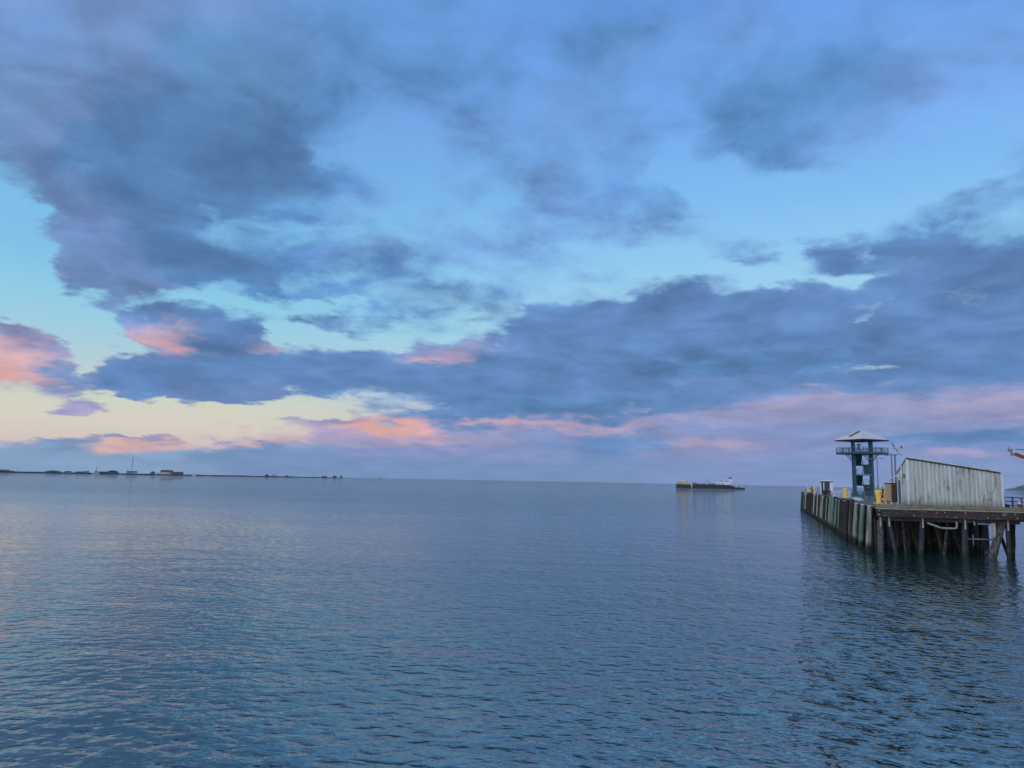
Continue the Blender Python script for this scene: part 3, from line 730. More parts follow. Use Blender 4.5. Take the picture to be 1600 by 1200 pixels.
# ------------------------------------------------------------------ observation tower
TA = 84.0
tc_ = P(TA, b_of(1348.3, TA, 8)); tc_.z = DECK
tower = thing('observation_tower', 'blue steel observation tower with stairs, railed platform and pale pyramid roof', 'tower', tc_)
Hs = lambda y: height(tc_, y)
zP0, zP1, zE, zA, zRl = Hs(710.4), Hs(707.4), Hs(689.3), Hs(671.5), Hs(700.0)
hs = 1.56
def TP(i, j, z): return Vector((tc_.x, tc_.y, 0)) + V * i + U * j + Vector((0, 0, z))
for i in (-1, 1):
    for j in (-1, 1):
        m = MB(); m.bar(TP(i * hs, j * hs, DECK), TP(i * hs, j * hs, zE - .05), .38, .38, U); m.build('leg', 'blue_steel', tower)
# diamond platform and roof, turned 45 degrees to the legs
vd = Vector((tc_.x, tc_.y, 0)).normalized(); vr = Vector((vd.y, -vd.x, 0))
ang = R(48)
e1 = vr * math.cos(ang) + vd * math.sin(ang); e2 = vr * math.cos(ang - R(90)) + vd * math.sin(ang - R(90))
depth_t = tc_.y
hd = (1389 - 1307) / 2 / FPX * tc_.length * math.cos(math.atan2(tc_.x, tc_.y)) ** 2
s2 = hd / (math.cos(ang) + math.sin(ang)) * 1.0
def TD(p, q, z): return Vector((tc_.x, tc_.y, 0)) + e1 * p + e2 * q + Vector((0, 0, z))
def sq(h, z): return [TD(-h, -h, z), TD(h, -h, z), TD(h, h, z), TD(-h, h, z)]
m = MB(); m.prism(sq(s2, zP0), (0, 0, zP1 - zP0 - .004)); m.build('platform', 'blue_steel', tower)
m = MB(); m.prism(sq(s2 + .05, zP1 - .003), (0, 0, .06)); m.build('platform_edge', 'teal_light', tower)
rl = MB()
hr = s2 - .06
cs = [(-hr, -hr), (hr, -hr), (hr, hr), (-hr, hr)]
for k in range(4):
    (x0, y0), (x1, y1) = cs[k], cs[(k + 1) % 4]
    for t in (1.0, .72, .46, .22):
        z = zP1 + (zRl - zP1) * t; rl.bar(TD(x0, y0, z), TD(x1, y1, z), .085 if t == 1 else .05)
    for t in np.linspace(0, 1, 5)[:-1]:
        x, y = x0 + (x1 - x0) * t, y0 + (y1 - y0) * t
        rl.bar(TD(x, y, zP1 + .05), TD(x, y, zRl), .09)
rl.build('railing', 'rail_blue', tower)
m = MB(); hR = s2 * 1.015
m.add(sq(hR, zE + .22) + [TD(0, 0, zA)], [(0, 1, 4), (1, 2, 4), (2, 3, 4), (3, 0, 4), (3, 2, 1, 0)])
rf = m.build('roof', 'roof', tower)
m = MB(); m.prism(sq(hR + .04, zE - .02), (0, 0, .235)); m.build('fascia', 'fascia', rf, tower['_w'])
m = MB()
for c in sq(hR, zE + .25): m.bar(c, TD(0, 0, zA + .03), .16, .06)
m.build('hip_cap', 'white', rf, tower['_w'])
# mossy strip on the left slope
l0, f0 = sorted(sq(hR, zE + .22), key=lambda q: (q - Vector((0, 0, 0))).dot(vr))[0], sorted(sq(hR, zE + .22), key=lambda q: q.dot(vd))[0]
ap = TD(0, 0, zA)
def sl(s_, t): return (l0 + (f0 - l0) * s_) * (1 - t) + ap * t + Vector((0, 0, .035))
mo = MB(); q4 = [sl(.22, .38), sl(.42, .21), sl(.86, .77), sl(.04, .93)]; mo.prism([q_ - Vector((0, 0, .03)) for q_ in q4], (0, 0, .03))
mo.build('moss_patch', 'moss', rf, tower['_w'])
# knee braces
m = MB()
for i in (-1, 1):
    for j in (-1, 1):
        for (di, dj) in ((i, 0), (0, j), (-i, 0)):
            m.bar(TP(i * hs + di * .2, j * hs + dj * .2, zP0 - 1.15), TP(i * hs + di * 1.15, j * hs + dj * 1.15, zP0 - .02), .14)
m.build('knee_brace', 'blue_steel', tower)
# dogleg stairs
zn1, zf1, zf2 = Hs(741), Hs(725.5), Hs(757)
def flight(i0, i1, z0, z1, j0, j1, mat):
    m = MB(); n = 9
    for k in range(n):
        ja = j0 + (j1 - j0) * k / n; jb = j0 + (j1 - j0) * (k + 1) / n
        za = z0 + (z1 - z0) * k / n; zb = z0 + (z1 - z0) * (k + 1) / n
        m.prism([TP(i0, ja, za - .12), TP(i0, jb, zb - .12), TP(i0, jb, zb), TP(i0, ja, zb)], V * (i1 - i0))
    o = m.build('stair_flight', mat, tower)
    h = MB()
    for ii in (i0, i1):
        h.bar(TP(ii, j0, z0 + .95), TP(ii, j1, z1 + .95), .05); h.bar(TP(ii, j0, z0 + .5), TP(ii, j1, z1 + .5), .03)
        for t in (0, .33, .66, 1): h.bar(TP(ii, j0 + (j1 - j0) * t, z0 + (z1 - z0) * t), TP(ii, j0 + (j1 - j0) * t, z0 + (z1 - z0) * t + .95), .04)
    h.build('handrail', 'steel', o, tower['_w'])
flight(-1.3, -.1, zf1, zP0, 1.0, -1.0, 'blue_dark')
flight(.1, 1.3, zn1, zf1, -1.0, 1.0, 'blue_steel')
flight(-1.3, -.1, zf2, zn1, 1.0, -1.0, 'blue_dark')
flight(.1, 1.3, DECK, zf2, -1.0, 1.0, 'blue_steel')
def landing(j0, j1, z, mat):
    m = MB(); m.prism([TP(-1.37, j0, z - .28), TP(1.37, j0, z - .28), TP(1.37, j1, z - .28), TP(-1.37, j1, z - .28)], (0, 0, .28)); o = m.build('landing', mat, tower)
    h = MB(); jj = j1 if j1 > 0 else j0
    jj = max(j0, j1, key=abs)
    for dz in (.98, .65, .33): h.bar(TP(-1.3, jj, z + dz), TP(1.3, jj, z + dz), .045)
    for i in (-1.3, 0, 1.3): h.bar(TP(i, jj, z), TP(i, jj, z + 1.0), .05)
    h.build('handrail', 'rail_blue', o, tower['_w'])
landing(-2.0, -1.01, zn1, 'teal_light'); landing(1.01, 2.0, zf1, 'blue_dark'); landing(1.01, 2.0, zf2, 'blue_dark')

# ------------------------------------------------------------------ fences on the pier
def fence(name, label, pa, pb, h, rails, posts, mat, pickets=0, thick=.05, group=None, prail=.05):
    t = thing(name, label, 'fence' if pickets else 'railing', pa)
    m = MB()
    for z in rails: m.bar(pa + Vector((0, 0, z * h)), pb + Vector((0, 0, z * h)), prail)
    m.build('rail', mat, t)
    for k in range(posts):
        q = pa.lerp(pb, k / (posts - 1)); MB().bar(q, q + Vector((0, 0, h)), thick * 1.6).build('post', mat, t)
    if pickets:
        m = MB()
        for k in range(pickets):
            q = pa.lerp(pb, (k + .5) / pickets); m.bar(q + Vector((0, 0, .06)), q + Vector((0, 0, h * .98)), .075)
        m.build('picket', mat, t)
    return t
aF = 44.0
fence('picket_fence', 'white picket fence between the kiosk and the blue railing', P(aF + 10, b_of(1302.5, aF + 10), DECK), P(aF, b_of(1331, aF), DECK), 1.12, (.12, .95), 3, 'white', 13)
rz = 30.0
fence('railing', 'blue mesh railing standing in front of the tower foot', P(rz, b_of(1331, rz), DECK), P(rz - 2, b_of(1368, rz - 2), DECK), 1.15, (.08, .24, .4, .56, .72, .86, 1.0), 5, 'blue_steel')
fence('railing', 'blue rail with thick top bar right of the shed', P(8.0, W1 - .05, DECK), P(-.2, W1 + .5, DECK), 1.0, (.28, .64, 1.0), 5, 'rail_blue', prail=.08, thick=.06)
fence('railing', 'long pale blue railing at the far end beyond the kiosk', P(A2 - 1, 1.0, DECK), P(A2 - 14, 16.5, DECK), 1.1, (.1, .4, .7, 1.0), 8, 'teal_light')

# ------------------------------------------------------------------ kiosk
kA = 67.0; kb = b_of(1292.3, kA); kc = P(kA, kb, DECK)
kz = height(kc, 751.8) - DECK
ki = thing('kiosk', 'small white framed kiosk with flat roof and dark glass', 'kiosk', kc)
kw = 1.95
kv = Vector((vd.y, -vd.x, 0)).normalized(); ku = Vector((-kv.y, kv.x, 0))
def KP(i, j, z): return kc + kv * i + ku * j + Vector((0, 0, z))
m = MB(); m.prism([KP(-kw/2 - .15, -.85, kz - .02), KP(kw/2 + .15, -.85, kz - .02), KP(kw/2 + .15, .85, kz - .02), KP(-kw/2 - .15, .85, kz - .02)], (0, 0, .17)); m.build('roof', 'white', ki)
m = MB(); m.prism([KP(-kw/2 - .05, -.8, kz - .2), KP(kw/2 + .05, -.8, kz - .2), KP(kw/2 + .05, .8, kz - .2), KP(-kw/2 - .05, .8, kz - .2)], (0, 0, .175)); m.build('fascia', 'fascia', ki)
for i in (-1, 1):
    for j in (-1, 1):
        m = MB(); m.bar(KP(i * kw/2, j * .7, 0), KP(i * kw/2, j * .7, kz - .2), .14); m.build('post', 'white', ki)
m = MB(); m.prism([KP(.52, -.72, .05), KP(.9, -.72, .05), KP(.9, -.72, kz - .21), KP(.52, -.72, kz - .21)], ku * .06); m.build('panel', 'white', ki)
m = MB(); m.prism([KP(-.52, -.72, .05), KP(-.38, -.72, .05), KP(-.38, -.72, kz - .21), KP(-.52, -.72, kz - .21)], ku * .06); m.build('panel', 'white', ki)
m = MB(); m.prism([KP(-.38, -.70, .3), KP(.52, -.70, .3), KP(.52, -.70, kz - .21), KP(-.38, -.70, kz - .21)], ku * .03); m.build('window', 'glass', ki)
m = MB(); m.prism([KP(-.9, .7, .05), KP(.9, .7, .05), KP(.9, .7, kz - .21), KP(-.9, .7, kz - .21)], ku * .03); m.build('window', 'glass', ki)
m = MB(); m.prism([KP(-.38, -.71, .02), KP(.52, -.71, .02), KP(.52, -.71, .3), KP(-.38, -.71, .3)], ku * .05); m.build('panel', 'grey', ki)

# ------------------------------------------------------------------ cabinet, cone, cover, bin
cA = 7.5; cc_ = P(cA, b_of(1393.0, cA), DECK)
cab = thing('wooden_cabinet', 'tan and rust-brown wooden cabinet on white feet beside the shed', 'cabinet', cc_)
cz = height(cc_, 755.5) - DECK
g1 = (vr * math.cos(R(45)) + vd * math.sin(R(45))); g2 = Vector((g1.y, -g1.x, 0))
def CP(i, j, z): return cc_ + g1 * i + g2 * j + Vector((0, 0, z))
h_ = .38
m = MB(); m.prism([CP(-h_, -h_, .35), CP(h_, -h_, .35), CP(h_, h_, .35), CP(-h_, h_, .35)], (0, 0, cz - .4)); m.build('body', 'tan', cab)
m = MB(); m.prism([CP(-h_ + .03, h_ + .003, .4), CP(h_ - .03, h_ + .003, .4), CP(h_ - .03, h_ + .003, cz - .1), CP(-h_ + .03, h_ + .003, cz - .1)], g2 * .03); m.build('door', 'brown', cab)
m = MB(); m.prism([CP(-h_ - .06, -h_ - .06, cz - .045), CP(h_ + .06, -h_ - .06, cz - .045), CP(h_ + .06, h_ + .06, cz - .045), CP(-h_ - .06, h_ + .06, cz - .045)], (0, 0, .1)); m.build('lid', 'maroon', cab)
m = MB(); m.prism([CP(-h_, -h_, .27), CP(h_, -h_, .27), CP(h_, h_, .27), CP(-h_, h_, .27)], (0, 0, .076)); m.build('base', 'maroon', cab)
for i in (-1, 1):
    for j in (-1, 1): MB().lathe(CP(i * .34, j * .34, 0), [(.08, 0), (.09, .265)], 10).build('foot', 'white', cab)
q = P(15, b_of(1383, 15), DECK); hz = height(q, 764.8) - DECK
cone = thing('traffic_cone', 'orange traffic cone behind the wooden cabinet', 'cone', q)
MB().lathe(q + Vector((0, 0, .06)), [(.2, 0), (.17, .2), (.13, hz * .5), (.05, hz - .07), (.035, hz - .06)], 16).build('body', 'orange', cone)
MB().box(q, (.5, .5, .055)).build('base', 'black', cone)
MB().lathe(q + Vector((0, 0, .06)), [(.1, hz * .72), (.082, hz * .84)], 16).build('stripe', 'white', cone)
q = P(a_of(1340, .6, 4.1), .6, CURB)
m = MB(); L_ = 9.0
vs_ = []
for i in range(9):
    t = i / 8
    zc = .05 + .28 * math.sin(math.pi * min(1, t * 1.1)) ** .8 * (1 - .35 * t)
    for k in range(7):
        s_ = k / 6 * math.pi
        vs_.append(q + U * (L_ / 2 - L_ * t) + V * (-.5 * math.cos(s_) * (.4 + .6 * math.sin(math.pi * (t * .9 + .05)))) + Vector((0, 0, zc * math.sin(s_) + .01)))
m.add(vs_, [(i * 7 + k, i * 7 + k + 1, (i + 1) * 7 + k + 1, (i + 1) * 7 + k) for i in range(8) for k in range(6)], True)
tag(m.build('canvas_cover', 'white', None, q), 'low white arched cover lying along the pier edge below the blue railing', 'cover')
q = P(2.0, b_of(1594, 2.0), DECK)
bn_ = thing('bin', 'red bin with white lid behind the rail at the right edge', 'bin', q)
MB().lathe(q, [(.17, 0), (.19, .42)], 14).build('body', 'red', bn_); MB().lathe(q + Vector((0, 0, .425)), [(.2, 0), (.2, .16), (.12, .24)], 14).build('lid', 'white', bn_)
q = P(6.0, b_of(1572.5, 6.0), DECK); m = MB(); m.box(q, (.5, .35, .3), V); m.box(q + Vector((0, 0, .3)), (.3, .2, .06), V)
tag(m.build('equipment_case', 'black', None, q), 'black case on the deck just right of the white shed', 'case')

# ------------------------------------------------------------------ lamp posts
def lamp_post(px_t, y_t, a, label, arms, r_=.07, kind='T'):
    b = b_of(px_t + 3, a); q = P(a, b, DECK); zt_ = height(q, y_t)
    t = thing('lamp_post', label, 'lamp post', q, 'lamp posts on the pier')
    MB().tube([q, q + Vector((0, 0, (zt_ - DECK) * .5)), Vector((q.x, q.y, zt_))], [r_ * 1.3, r_ * 1.1, r_], 10).build('pole', 'steel', t)
    top = Vector((q.x, q.y, zt_))
    m = MB()
    for (d0, z0, d1, z1) in arms: m.bar(top + vr * d0 + Vector((0, 0, z0)), top + vr * d1 + Vector((0, 0, z1)), .07)
    m.build('crossarm', 'steel', t)
    for (d0, z0, d1, z1) in arms:
        c = top + vr * d1 + Vector((0, 0, z1)); dd_ = vr * (.5 if d1 > 0 else -.5)
        m = MB(); m.bar(c, c + dd_ + Vector((0, 0, -.08 if z1 <= .1 else -.3)), .26, .12); m.build('lamp', 'grey', t)
lamp_post(1369.8, 716.5, 58, 'slim lamp post with flat twin arms right of the tower', [(0, 0, -.5, .05), (0, 0, .5, .05)], .06)
lamp_post(1392.7, 711, 46, 'plain lamp post, left of the two beside the shed roof', [(0, .03, -.35, .03), (0, .03, .3, .03)], .075)
lamp_post(1398.2, 710.5, 40, 'stout lamp post with tilted floodlights, right of the two beside the shed', [(0, 0, -.5, .12), (0, 0, .42, .2)], .1)

# ------------------------------------------------------------------ crane arm
cq = at(1575.5, 703, 60)
def CB(px, y): return at(px, y, 60 + (1600 - px) * .02)
cr = thing('crane', 'white crane jib with red lower chord reaching in above the right edge', 'crane', at(1700, 745, 58).xy.to_3d() + Vector((0, 0, DECK)))
base = Vector(cr['_w'])
m = MB(); m.bar(base, Vector((base.x, base.y, CB(1695, 735).z)), .55); m.build('mast', 'white', cr)
head = Vector((base.x, base.y, CB(1695, 735).z))
m = MB(); m.bar(CB(1585, 709), CB(1640, 730), .18, .27); m.bar(CB(1640, 730), head, .2, .3); m.build('lower_chord', 'red', cr)
m = MB(); m.bar(CB(1582, 704.5), CB(1650, 733 - 8), .16, .3); m.bar(CB(1650, 725), head + Vector((0, 0, .6)), .2, .3); m.build('boom', 'cutter', cr)
m = MB(); m.bar(CB(1575.5, 702.8), CB(1700, 701.5), .07); m.bar(CB(1584, 705), CB(1600, 712.5), .05); m.bar(CB(1700, 701.5), head, .07); m.build('stay', 'steel', cr)
m = MB(); m.bar(CB(1581.5, 703), CB(1581.2, 711.5), .16); m.bar(CB(1575.5, 705), CB(1582, 705.2), .08); m.bar(CB(1576, 698.5), CB(1575.6, 705.5), .08); m.bar(CB(1580.5, 711), CB(1581.3, 713), .12); m.build('jib_head', 'grey', cr)

# ------------------------------------------------------------------ people
def person(loc, face, label, coat='coat', pose='stand', trouser='trouser', hat=False):
    """one skinned body; coat, trousers and hair are its clothing"""
    t = thing('person', label, 'person', loc)
    def skin(name, pts, edges, mat, root=0, lvl=1):
        me = bpy.data.meshes.new(name); me.from_pydata([p for p, r_ in pts], edges, [])
        o = bpy.data.objects.new(name, me); COL.objects.link(o); o.parent = t; o.rotation_euler = (0, 0, face)
        me.materials.append(M[mat])
        me.skin_vertices.new() if hasattr(me.skin_vertices, 'new') else None
        o.modifiers.new('skin', 'SKIN')
        if not me.skin_vertices: me.attributes
        for i, (p, r_) in enumerate(pts):
            sv = me.skin_vertices[0].data[i]; sv.radius = (r_, r_); sv.use_root = (i == root)
        s_ = o.modifiers.new('sub', 'SUBSURF'); s_.levels = lvl; s_.render_levels = lvl
        return o
    hip = 0.92; ln = 0.0
    if pose == 'sit': hip = 0.45
    if pose == 'lean': ln = 0.32
    ch = hip + .46; nk = hip + .60; hd_ = hip + .74
    y1, y2, y3 = -ln * .5, -ln * .85, -ln
    J = [((0, 0, hip), .13), ((0, y1 * .5, hip + .24), .12), ((0, y1, ch), .145), ((0, y2, nk), .055), ((0, y3, hd_ - .03), .085), ((0, y3 - .01, hd_ + .07), .095), ((0, y3, hd_ + .13), .05),
         ((0, y3 - .10, hd_), .018)]
    E_ = [(0, 1), (1, 2), (2, 3), (3, 4), (4, 5), (5, 6), (4, 7)]
    legs, arms = [], []
    for s_ in (-1, 1):
        k = len(J)
        if pose == 'sit': L = [((s_ * .1, -.05, hip - .02), .085), ((s_ * .12, -.46, hip + .02), .062), ((s_ * .12, -.48, .08), .042), ((s_ * .12, -.62, .03), .035)]
        else: L = [((s_ * .1, 0, hip - .1), .088), ((s_ * .11, -.02, hip * .52), .06), ((s_ * .12, .02 * s_, .09), .042), ((s_ * .12, -.15 + .02 * s_, .035), .035)]
        J += L; E_ += [(0, k), (k, k + 1), (k + 1, k + 2), (k + 2, k + 3)]; legs.append(L)
        k = len(J)
        if pose == 'lean': A = [((s_ * .2, y1, ch + .05), .055), ((s_ * .42, y1 - .12, ch - .16), .042), ((s_ * .36, y1 - .38, ch - .2), .032), ((s_ * .36, y1 - .45, ch - .21), .03)]
        elif pose == 'sit': A = [((s_ * .2, y1, ch + .05), .055), ((s_ * .25, -.08, ch - .22), .042), ((s_ * .17, -.32, hip + .12), .032), ((s_ * .16, -.39, hip + .1), .03)]
        else: A = [((s_ * .2, y1, ch + .05), .055), ((s_ * .25, .03, ch - .24), .042), ((s_ * .24, -.06, hip - .02), .032), ((s_ * .24, -.08, hip - .1), .03)]
        J += A; E_ += [(2, k), (k, k + 1), (k + 1, k + 2), (k + 2, k + 3)]; arms.append(A)
        hb = Vector(A[3][0]); dv = (Vector(A[3][0]) - Vector(A[2][0])).normalized(); sv_ = dv.cross(Vector((1, 0, .2))).normalized()
        for fi, (sp, ln_) in enumerate(((-.03, .075), (-.01, .088), (.01, .084), (.03, .066))):
            n = len(J); q1 = hb + sv_ * sp + dv * .03; q2 = q1 + dv * ln_ * .6 + Vector((-s_ * .012, 0, 0)); q3 = q2 + dv * ln_ * .35 + Vector((-s_ * .025, 0, 0))
            J += [(tuple(q1), .010), (tuple(q2), .009), (tuple(q3), .008)]; E_ += [(k + 3, n), (n, n + 1), (n + 1, n + 2)]
        n = len(J); q1 = hb + sv_ * -.045 - dv * .01; q2 = q1 + dv * .045 + sv_ * -.02
        J += [(tuple(q1), .011), (tuple(q2), .009)]; E_ += [(k + 3, n), (n, n + 1)]
    skin('body', J, E_, 'skin')
    C_ = [((0, 0, hip - .05), .165), ((0, y1 * .5, hip + .24), .15), ((0, y1, ch), .175), ((0, y2 * .95, nk - .03), .08)]
    CE = [(0, 1), (1, 2), (2, 3)]
    for A in arms:
        k = len(C_); C_ += [(A[0][0], .078), (A[1][0], .062), (A[2][0], .046)]; CE += [(2, k), (k, k + 1), (k + 1, k + 2)]
    skin('coat', C_, CE, coat)
    Tt = [((0, 0, hip), .15)]; TE = []
    for L in legs:
        k = len(Tt); Tt += [(L[0][0], .105), (L[1][0], .08), (L[2][0], .062)]; TE += [(0, k), (k, k + 1), (k + 1, k + 2)]
    skin('trousers', Tt, TE, trouser)
    Hh = [((0, y3 + .03, hd_ + .03), .085), ((0, y3 + .015, hd_ + .10), .095), ((0, y3 + .01, hd_ + .16), .06)]
    skin('hood' if hat else 'hair', Hh, [(0, 1), (1, 2)], 'coat' if hat else 'fascia')
    return t
def facing(v): return math.atan2(v.x, -v.y)          # local -Y looks along v
q = TD(0, 0, 0); q = Vector((tc_.x, tc_.y, 0)) - vd * (hd * .62) - vr * .55; q.z = zP1 + .06
person(q, math.atan2(-vd.x, vd.y) + 0.2, 'person in black leaning on the rail of the tower platform', pose='lean', hat=True)
q = TP(.8, -1.15, DECK + .01)
person(q, R(200), 'person in black standing on the lowest tower stairs', hat=True)
qa = a_of(1269.3, 1.1, 4.5); person(P(qa, 1.1, DECK), R(30), 'person in grey-violet coat standing between the two far bollards', 'coat_violet')
person(P(25, b_of(1372, 25), DECK), R(120), 'person in black just behind the nearest bollard, under the slim lamp post', hat=True)
person(P(22, b_of(1380, 22), DECK), R(-60), 'dark hooded person between the nearest bollard and the orange cone', hat=True)
person(KP(-.35, -1.3, 0), facing(-vd), 'person in black coat sitting in front of the kiosk', pose='sit')
person(KP(.35, -1.35, 0), facing(-vd) + .3, 'person in red trousers sitting in front of the kiosk', 'coat', 'sit', 'coat_red')
st = MB(); st.box(KP(0, -1.15, 0), (1.7, .38, .1), kv); st.v = st.v
bench = thing('bench', 'low grey bench in front of the white kiosk', 'bench', KP(0, -1.15, 0))
MB().box(KP(0, -1.15, .24), (1.7, .38, .06), kv).build('seat', 'grey', bench)
for i in (-.7, .7): MB().box(KP(i, -1.15, 0), (.08, .32, .238), kv).build('leg', 'grey', bench)

# ------------------------------------------------------------------ gulls
def gull(c, axis, label, roll=0.0, wing=.62, fold=False, side=None):
    t = thing('gull', label, 'bird', c)
    ax = Vector(axis).normalized(); sd_ = ax.cross(Vector((0, 0, 1))).normalized(); up = sd_.cross(ax)
    sd2 = sd_ * math.cos(roll) + up * math.sin(roll); up2 = sd2.cross(ax)
    c = Vector(c)
    m = MB(); m.tube([c - ax * .26, c - ax * .16, c, c + ax * .13, c + ax * .2, c + ax * .25, c + ax * .31], [.015, .05, .075, .06, .042, .038, .008], 10); m.build('body', 'gull', t)
    for s_ in (-1, 1):
        m = MB(); secs = []
        for q_, ch_, sw, dz in ((.03, .20, 0, .03), (.25, .19, .04, .09), (.45, .13, -.02, .10), (wing, .03, -.14, .06)):
            if fold: q_, dz, sw = q_ * .15, dz * .3, sw - q_ * .3
            o_ = c + sd2 * (s_ * q_) + up2 * dz + ax * sw
            secs.append([o_ + ax * ch_ * .5, o_ + up2 * .018, o_ - ax * ch_ * .5, o_ - up2 * .006])
        for r_ in secs: m.v += [tuple(p) for p in r_]
        for i in range(3):
            for k in range(4): m.f.append((i * 4 + k, i * 4 + (k + 1) % 4, (i + 1) * 4 + (k + 1) % 4, (i + 1) * 4 + k)); m.sm.append(True)
        m.f += [(3, 2, 1, 0), (12, 13, 14, 15)]; m.sm += [False, False]
        m.build('wing', 'gull_wing', t)
    m = MB(); m.tube([c + ax * .29, c + ax * .35], [.014, .004], 6); m.build('beak', 'ochre', t)
    return t
gull(at(1396.6, 699.5, 62), vd * .8 + vr * .5, 'gull in flight with one dark wing raised, beside the tower roof', R(-58), .42)
gull(at(1408.3, 700.2, 75), vr + Vector((0, 0, .1)), 'small gull gliding level above the lamp posts', R(8), .45)
gull(TD(0, 0, zA + .14), -vr * .8 + vd * .2, 'dark gull perched on the peak of the tower roof', 0, .6, True)
for px, lab in ((1279.0, 'gull standing on a pile left of the kiosk'), (1307.3, 'gull standing on a pile below the picket fence')):
    a = a_of(px, -.3, 4.2); gull(P(a, -.3, 4.27), vr, lab, 0, .6, True)

# ------------------------------------------------------------------ ship at anchor: barge and its tug
BD = 1040.0
def S(px, y, off=0.0):
    p = at(px, y, BD); return p + bd_ * off
_b = at(1108, 762, BD); bd_ = Vector((_b.x, _b.y, 0)).normalized()
k_ = BD / FPX / math.cos(math.atan2(_b.x, _b.y)) * .95
bl = Vector((bd_.y, -bd_.x, 0))
bc = Vector((at(1055, 762, BD).x, at(1055, 762, BD).y, 0))
Lpx = (Vector((at(1162, 762, BD).x, at(1162, 762, BD).y, 0)) - bc).dot(bl) / (1162 - 1055)
def sz(px, y):                            # height at ship for a row in the photograph
    q = bc + bl * ((px - 1055) * Lpx); return max(0, height(q, y))
def SP(px, off, z): return bc + bl * ((px - 1055) * Lpx) + bd_ * off + Vector((0, 0, z))
def sbox(m, x0, x1, z0, z1, w0=-5, w1=5):
    m.prism([SP(x0, w0, z0), SP(x1, w0, z0), SP(x1, w1, z0), SP(x0, w1, z0)], (0, 0, z1 - z0)); return m
dk = sz(1062, 756.6)
barge = thing('barge', 'long black tank barge with ochre deckhouse on the horizon', 'barge', SP(1098, 0, 0))
m = MB(); m.prism([SP(1056.2, 0, -1), SP(1059, -9, -1), SP(1141, -9, -1), SP(1141, 9, -1), SP(1059, 9, -1)], (0, 0, dk + .98)); m.build('hull', 'hull', barge)
m = MB(); sbox(m, 1082, 1140, dk, dk + .5, -8.9, 8.9); m.build('deck', 'hull_brown', barge)
m = MB(); m.prism([SP(1056.3, 0, dk), SP(1058.5, -8.8, dk), SP(1076, -8.8, dk), SP(1076, 8.8, dk), SP(1058.5, 8.8, dk)], (0, 0, 2.2)); sbox(m, 1063.5, 1071, dk + 2.2, dk + 3.3, -5, 5); sbox(m, 1076, 1080, dk, dk + 1.2, -8.8, 8.8); m.build('deckhouse', 'ochre', barge)
m = MB(); m.bar(SP(1061, -9.1, dk + .3), SP(1064, -9.1, dk + 2.8), .5, .3); m.build('ladder', 'hull_brown', barge)
m = MB(); sbox(m, 1069.8, 1071.8, dk + 3.3, dk + 6.2, -2, 2); m.build('funnel', 'white', barge)
m = MB(); sbox(m, 1072, 1073, dk + 2.2, dk + 6.6, -1, 1); sbox(m, 1059, 1060.4, dk + 2.2, dk + 4.4, -1, 1); m.build('vent', 'grey', barge)
m = MB(); sbox(m, 1080.3, 1082, .6, dk + .8, -9.25, -9.05); m.build('draft_plate', 'pipe', barge)
m = MB()
for x0, x1, h in ((1083.5, 1087, 2.4), (1087.2, 1090, 1.5), (1090.5, 1094, 1.0), (1098, 1102, 1.7), (1107, 1112, 1.3), (1113, 1117, 1.6)): sbox(m, x0, x1, dk + .5, dk + .5 + h, -4, 4)
m.build('pump_house', 'grey', barge)
m = MB()
for w_ in (-6, -5, 5): m.tube([SP(1084, w_, dk + 1.0), SP(1118, w_, dk + 1.0)], .22, 6)
m.build('cargo_pipe', 'hull_brown', barge)
m = MB(); m.bar(SP(1108.5, -2, dk + .5), SP(1108.5, -2, dk + 4.6), .6); m.bar(SP(1108.5, -2, dk + 4.2), SP(1100.5, -2, dk + 4.8), .3); m.bar(SP(1108.5, -2, dk + 2.4), SP(1103, -2, dk + 4.6), .2); m.build('deck_crane', 'grey', barge)
m = MB(); sbox(m, 1081.4, 1082.6, dk + .5, dk + 3.4, -8, -7); sbox(m, 1086.6, 1087.2, dk + 2.5, dk + 4.5, -1, 0); m.build('mast', 'grey', barge)
m = MB(); sbox(m, 1120.5, 1134, dk + .5, dk + 4.3, -7.5, 7.5); sbox(m, 1134, 1140.5, dk + .5, dk + 3.7, -7.5, 7.5); wh = m.build('accommodation_block', 'white', barge)
m = MB()
for x0, x1 in ((1121.6, 1124), (1128, 1130.2), (1125.6, 1126.5)): sbox(m, x0, x1, dk + 1.0, dk + 2.2, -7.6, -7.49)
m.build('opening', 'black', wh, barge['_w'])
m = MB(); sbox(m, 1126.2, 1128, dk + 4.3, dk + 6.4, -1, 1); sbox(m, 1133.8, 1135.6, dk + 3.7, dk + 5.6, -1.5, 1.5); m.build('vent', 'grey', barge)
tug = thing('tugboat', 'dark tugboat with tall white wheelhouse at the stern of the barge', 'tugboat', SP(1150, 0, 0))
zs = 1.5
m = MB(); m.prism([SP(1141.4, -5, -1), SP(1161.5, -5, -1), SP(1162.6, -3, -1), SP(1162.6, 3, -1), SP(1161.5, 5, -1), SP(1141.4, 5, -1)], (0, 0, 1 + zs)); sbox(m, 1141.4, 1153.5, zs, zs + 1.7, -5, 5); m.build('hull', 'hull', tug)
m = MB(); sbox(m, 1143.3, 1146.6, zs + 1.7, zs + 4.6, -3.5, 3.5); sbox(m, 1147.5, 1152, zs + .4, zs + 2.0, -5.1, -5.01); sbox(m, 1146.6, 1149.6, zs + 1.7, zs + 3.4, -3, 3); m.build('deckhouse', 'cutter', tug)
m = MB(); sbox(m, 1141.6, 1143.1, zs + 1.7, sz(1140, 752.5), -2, 2); sbox(m, 1139.4, 1143.3, sz(1140, 752.4), sz(1140, 748.0), -2.6, 2.6); m.build('wheelhouse_tower', 'white', tug)
z0 = sz(1140, 747.9)
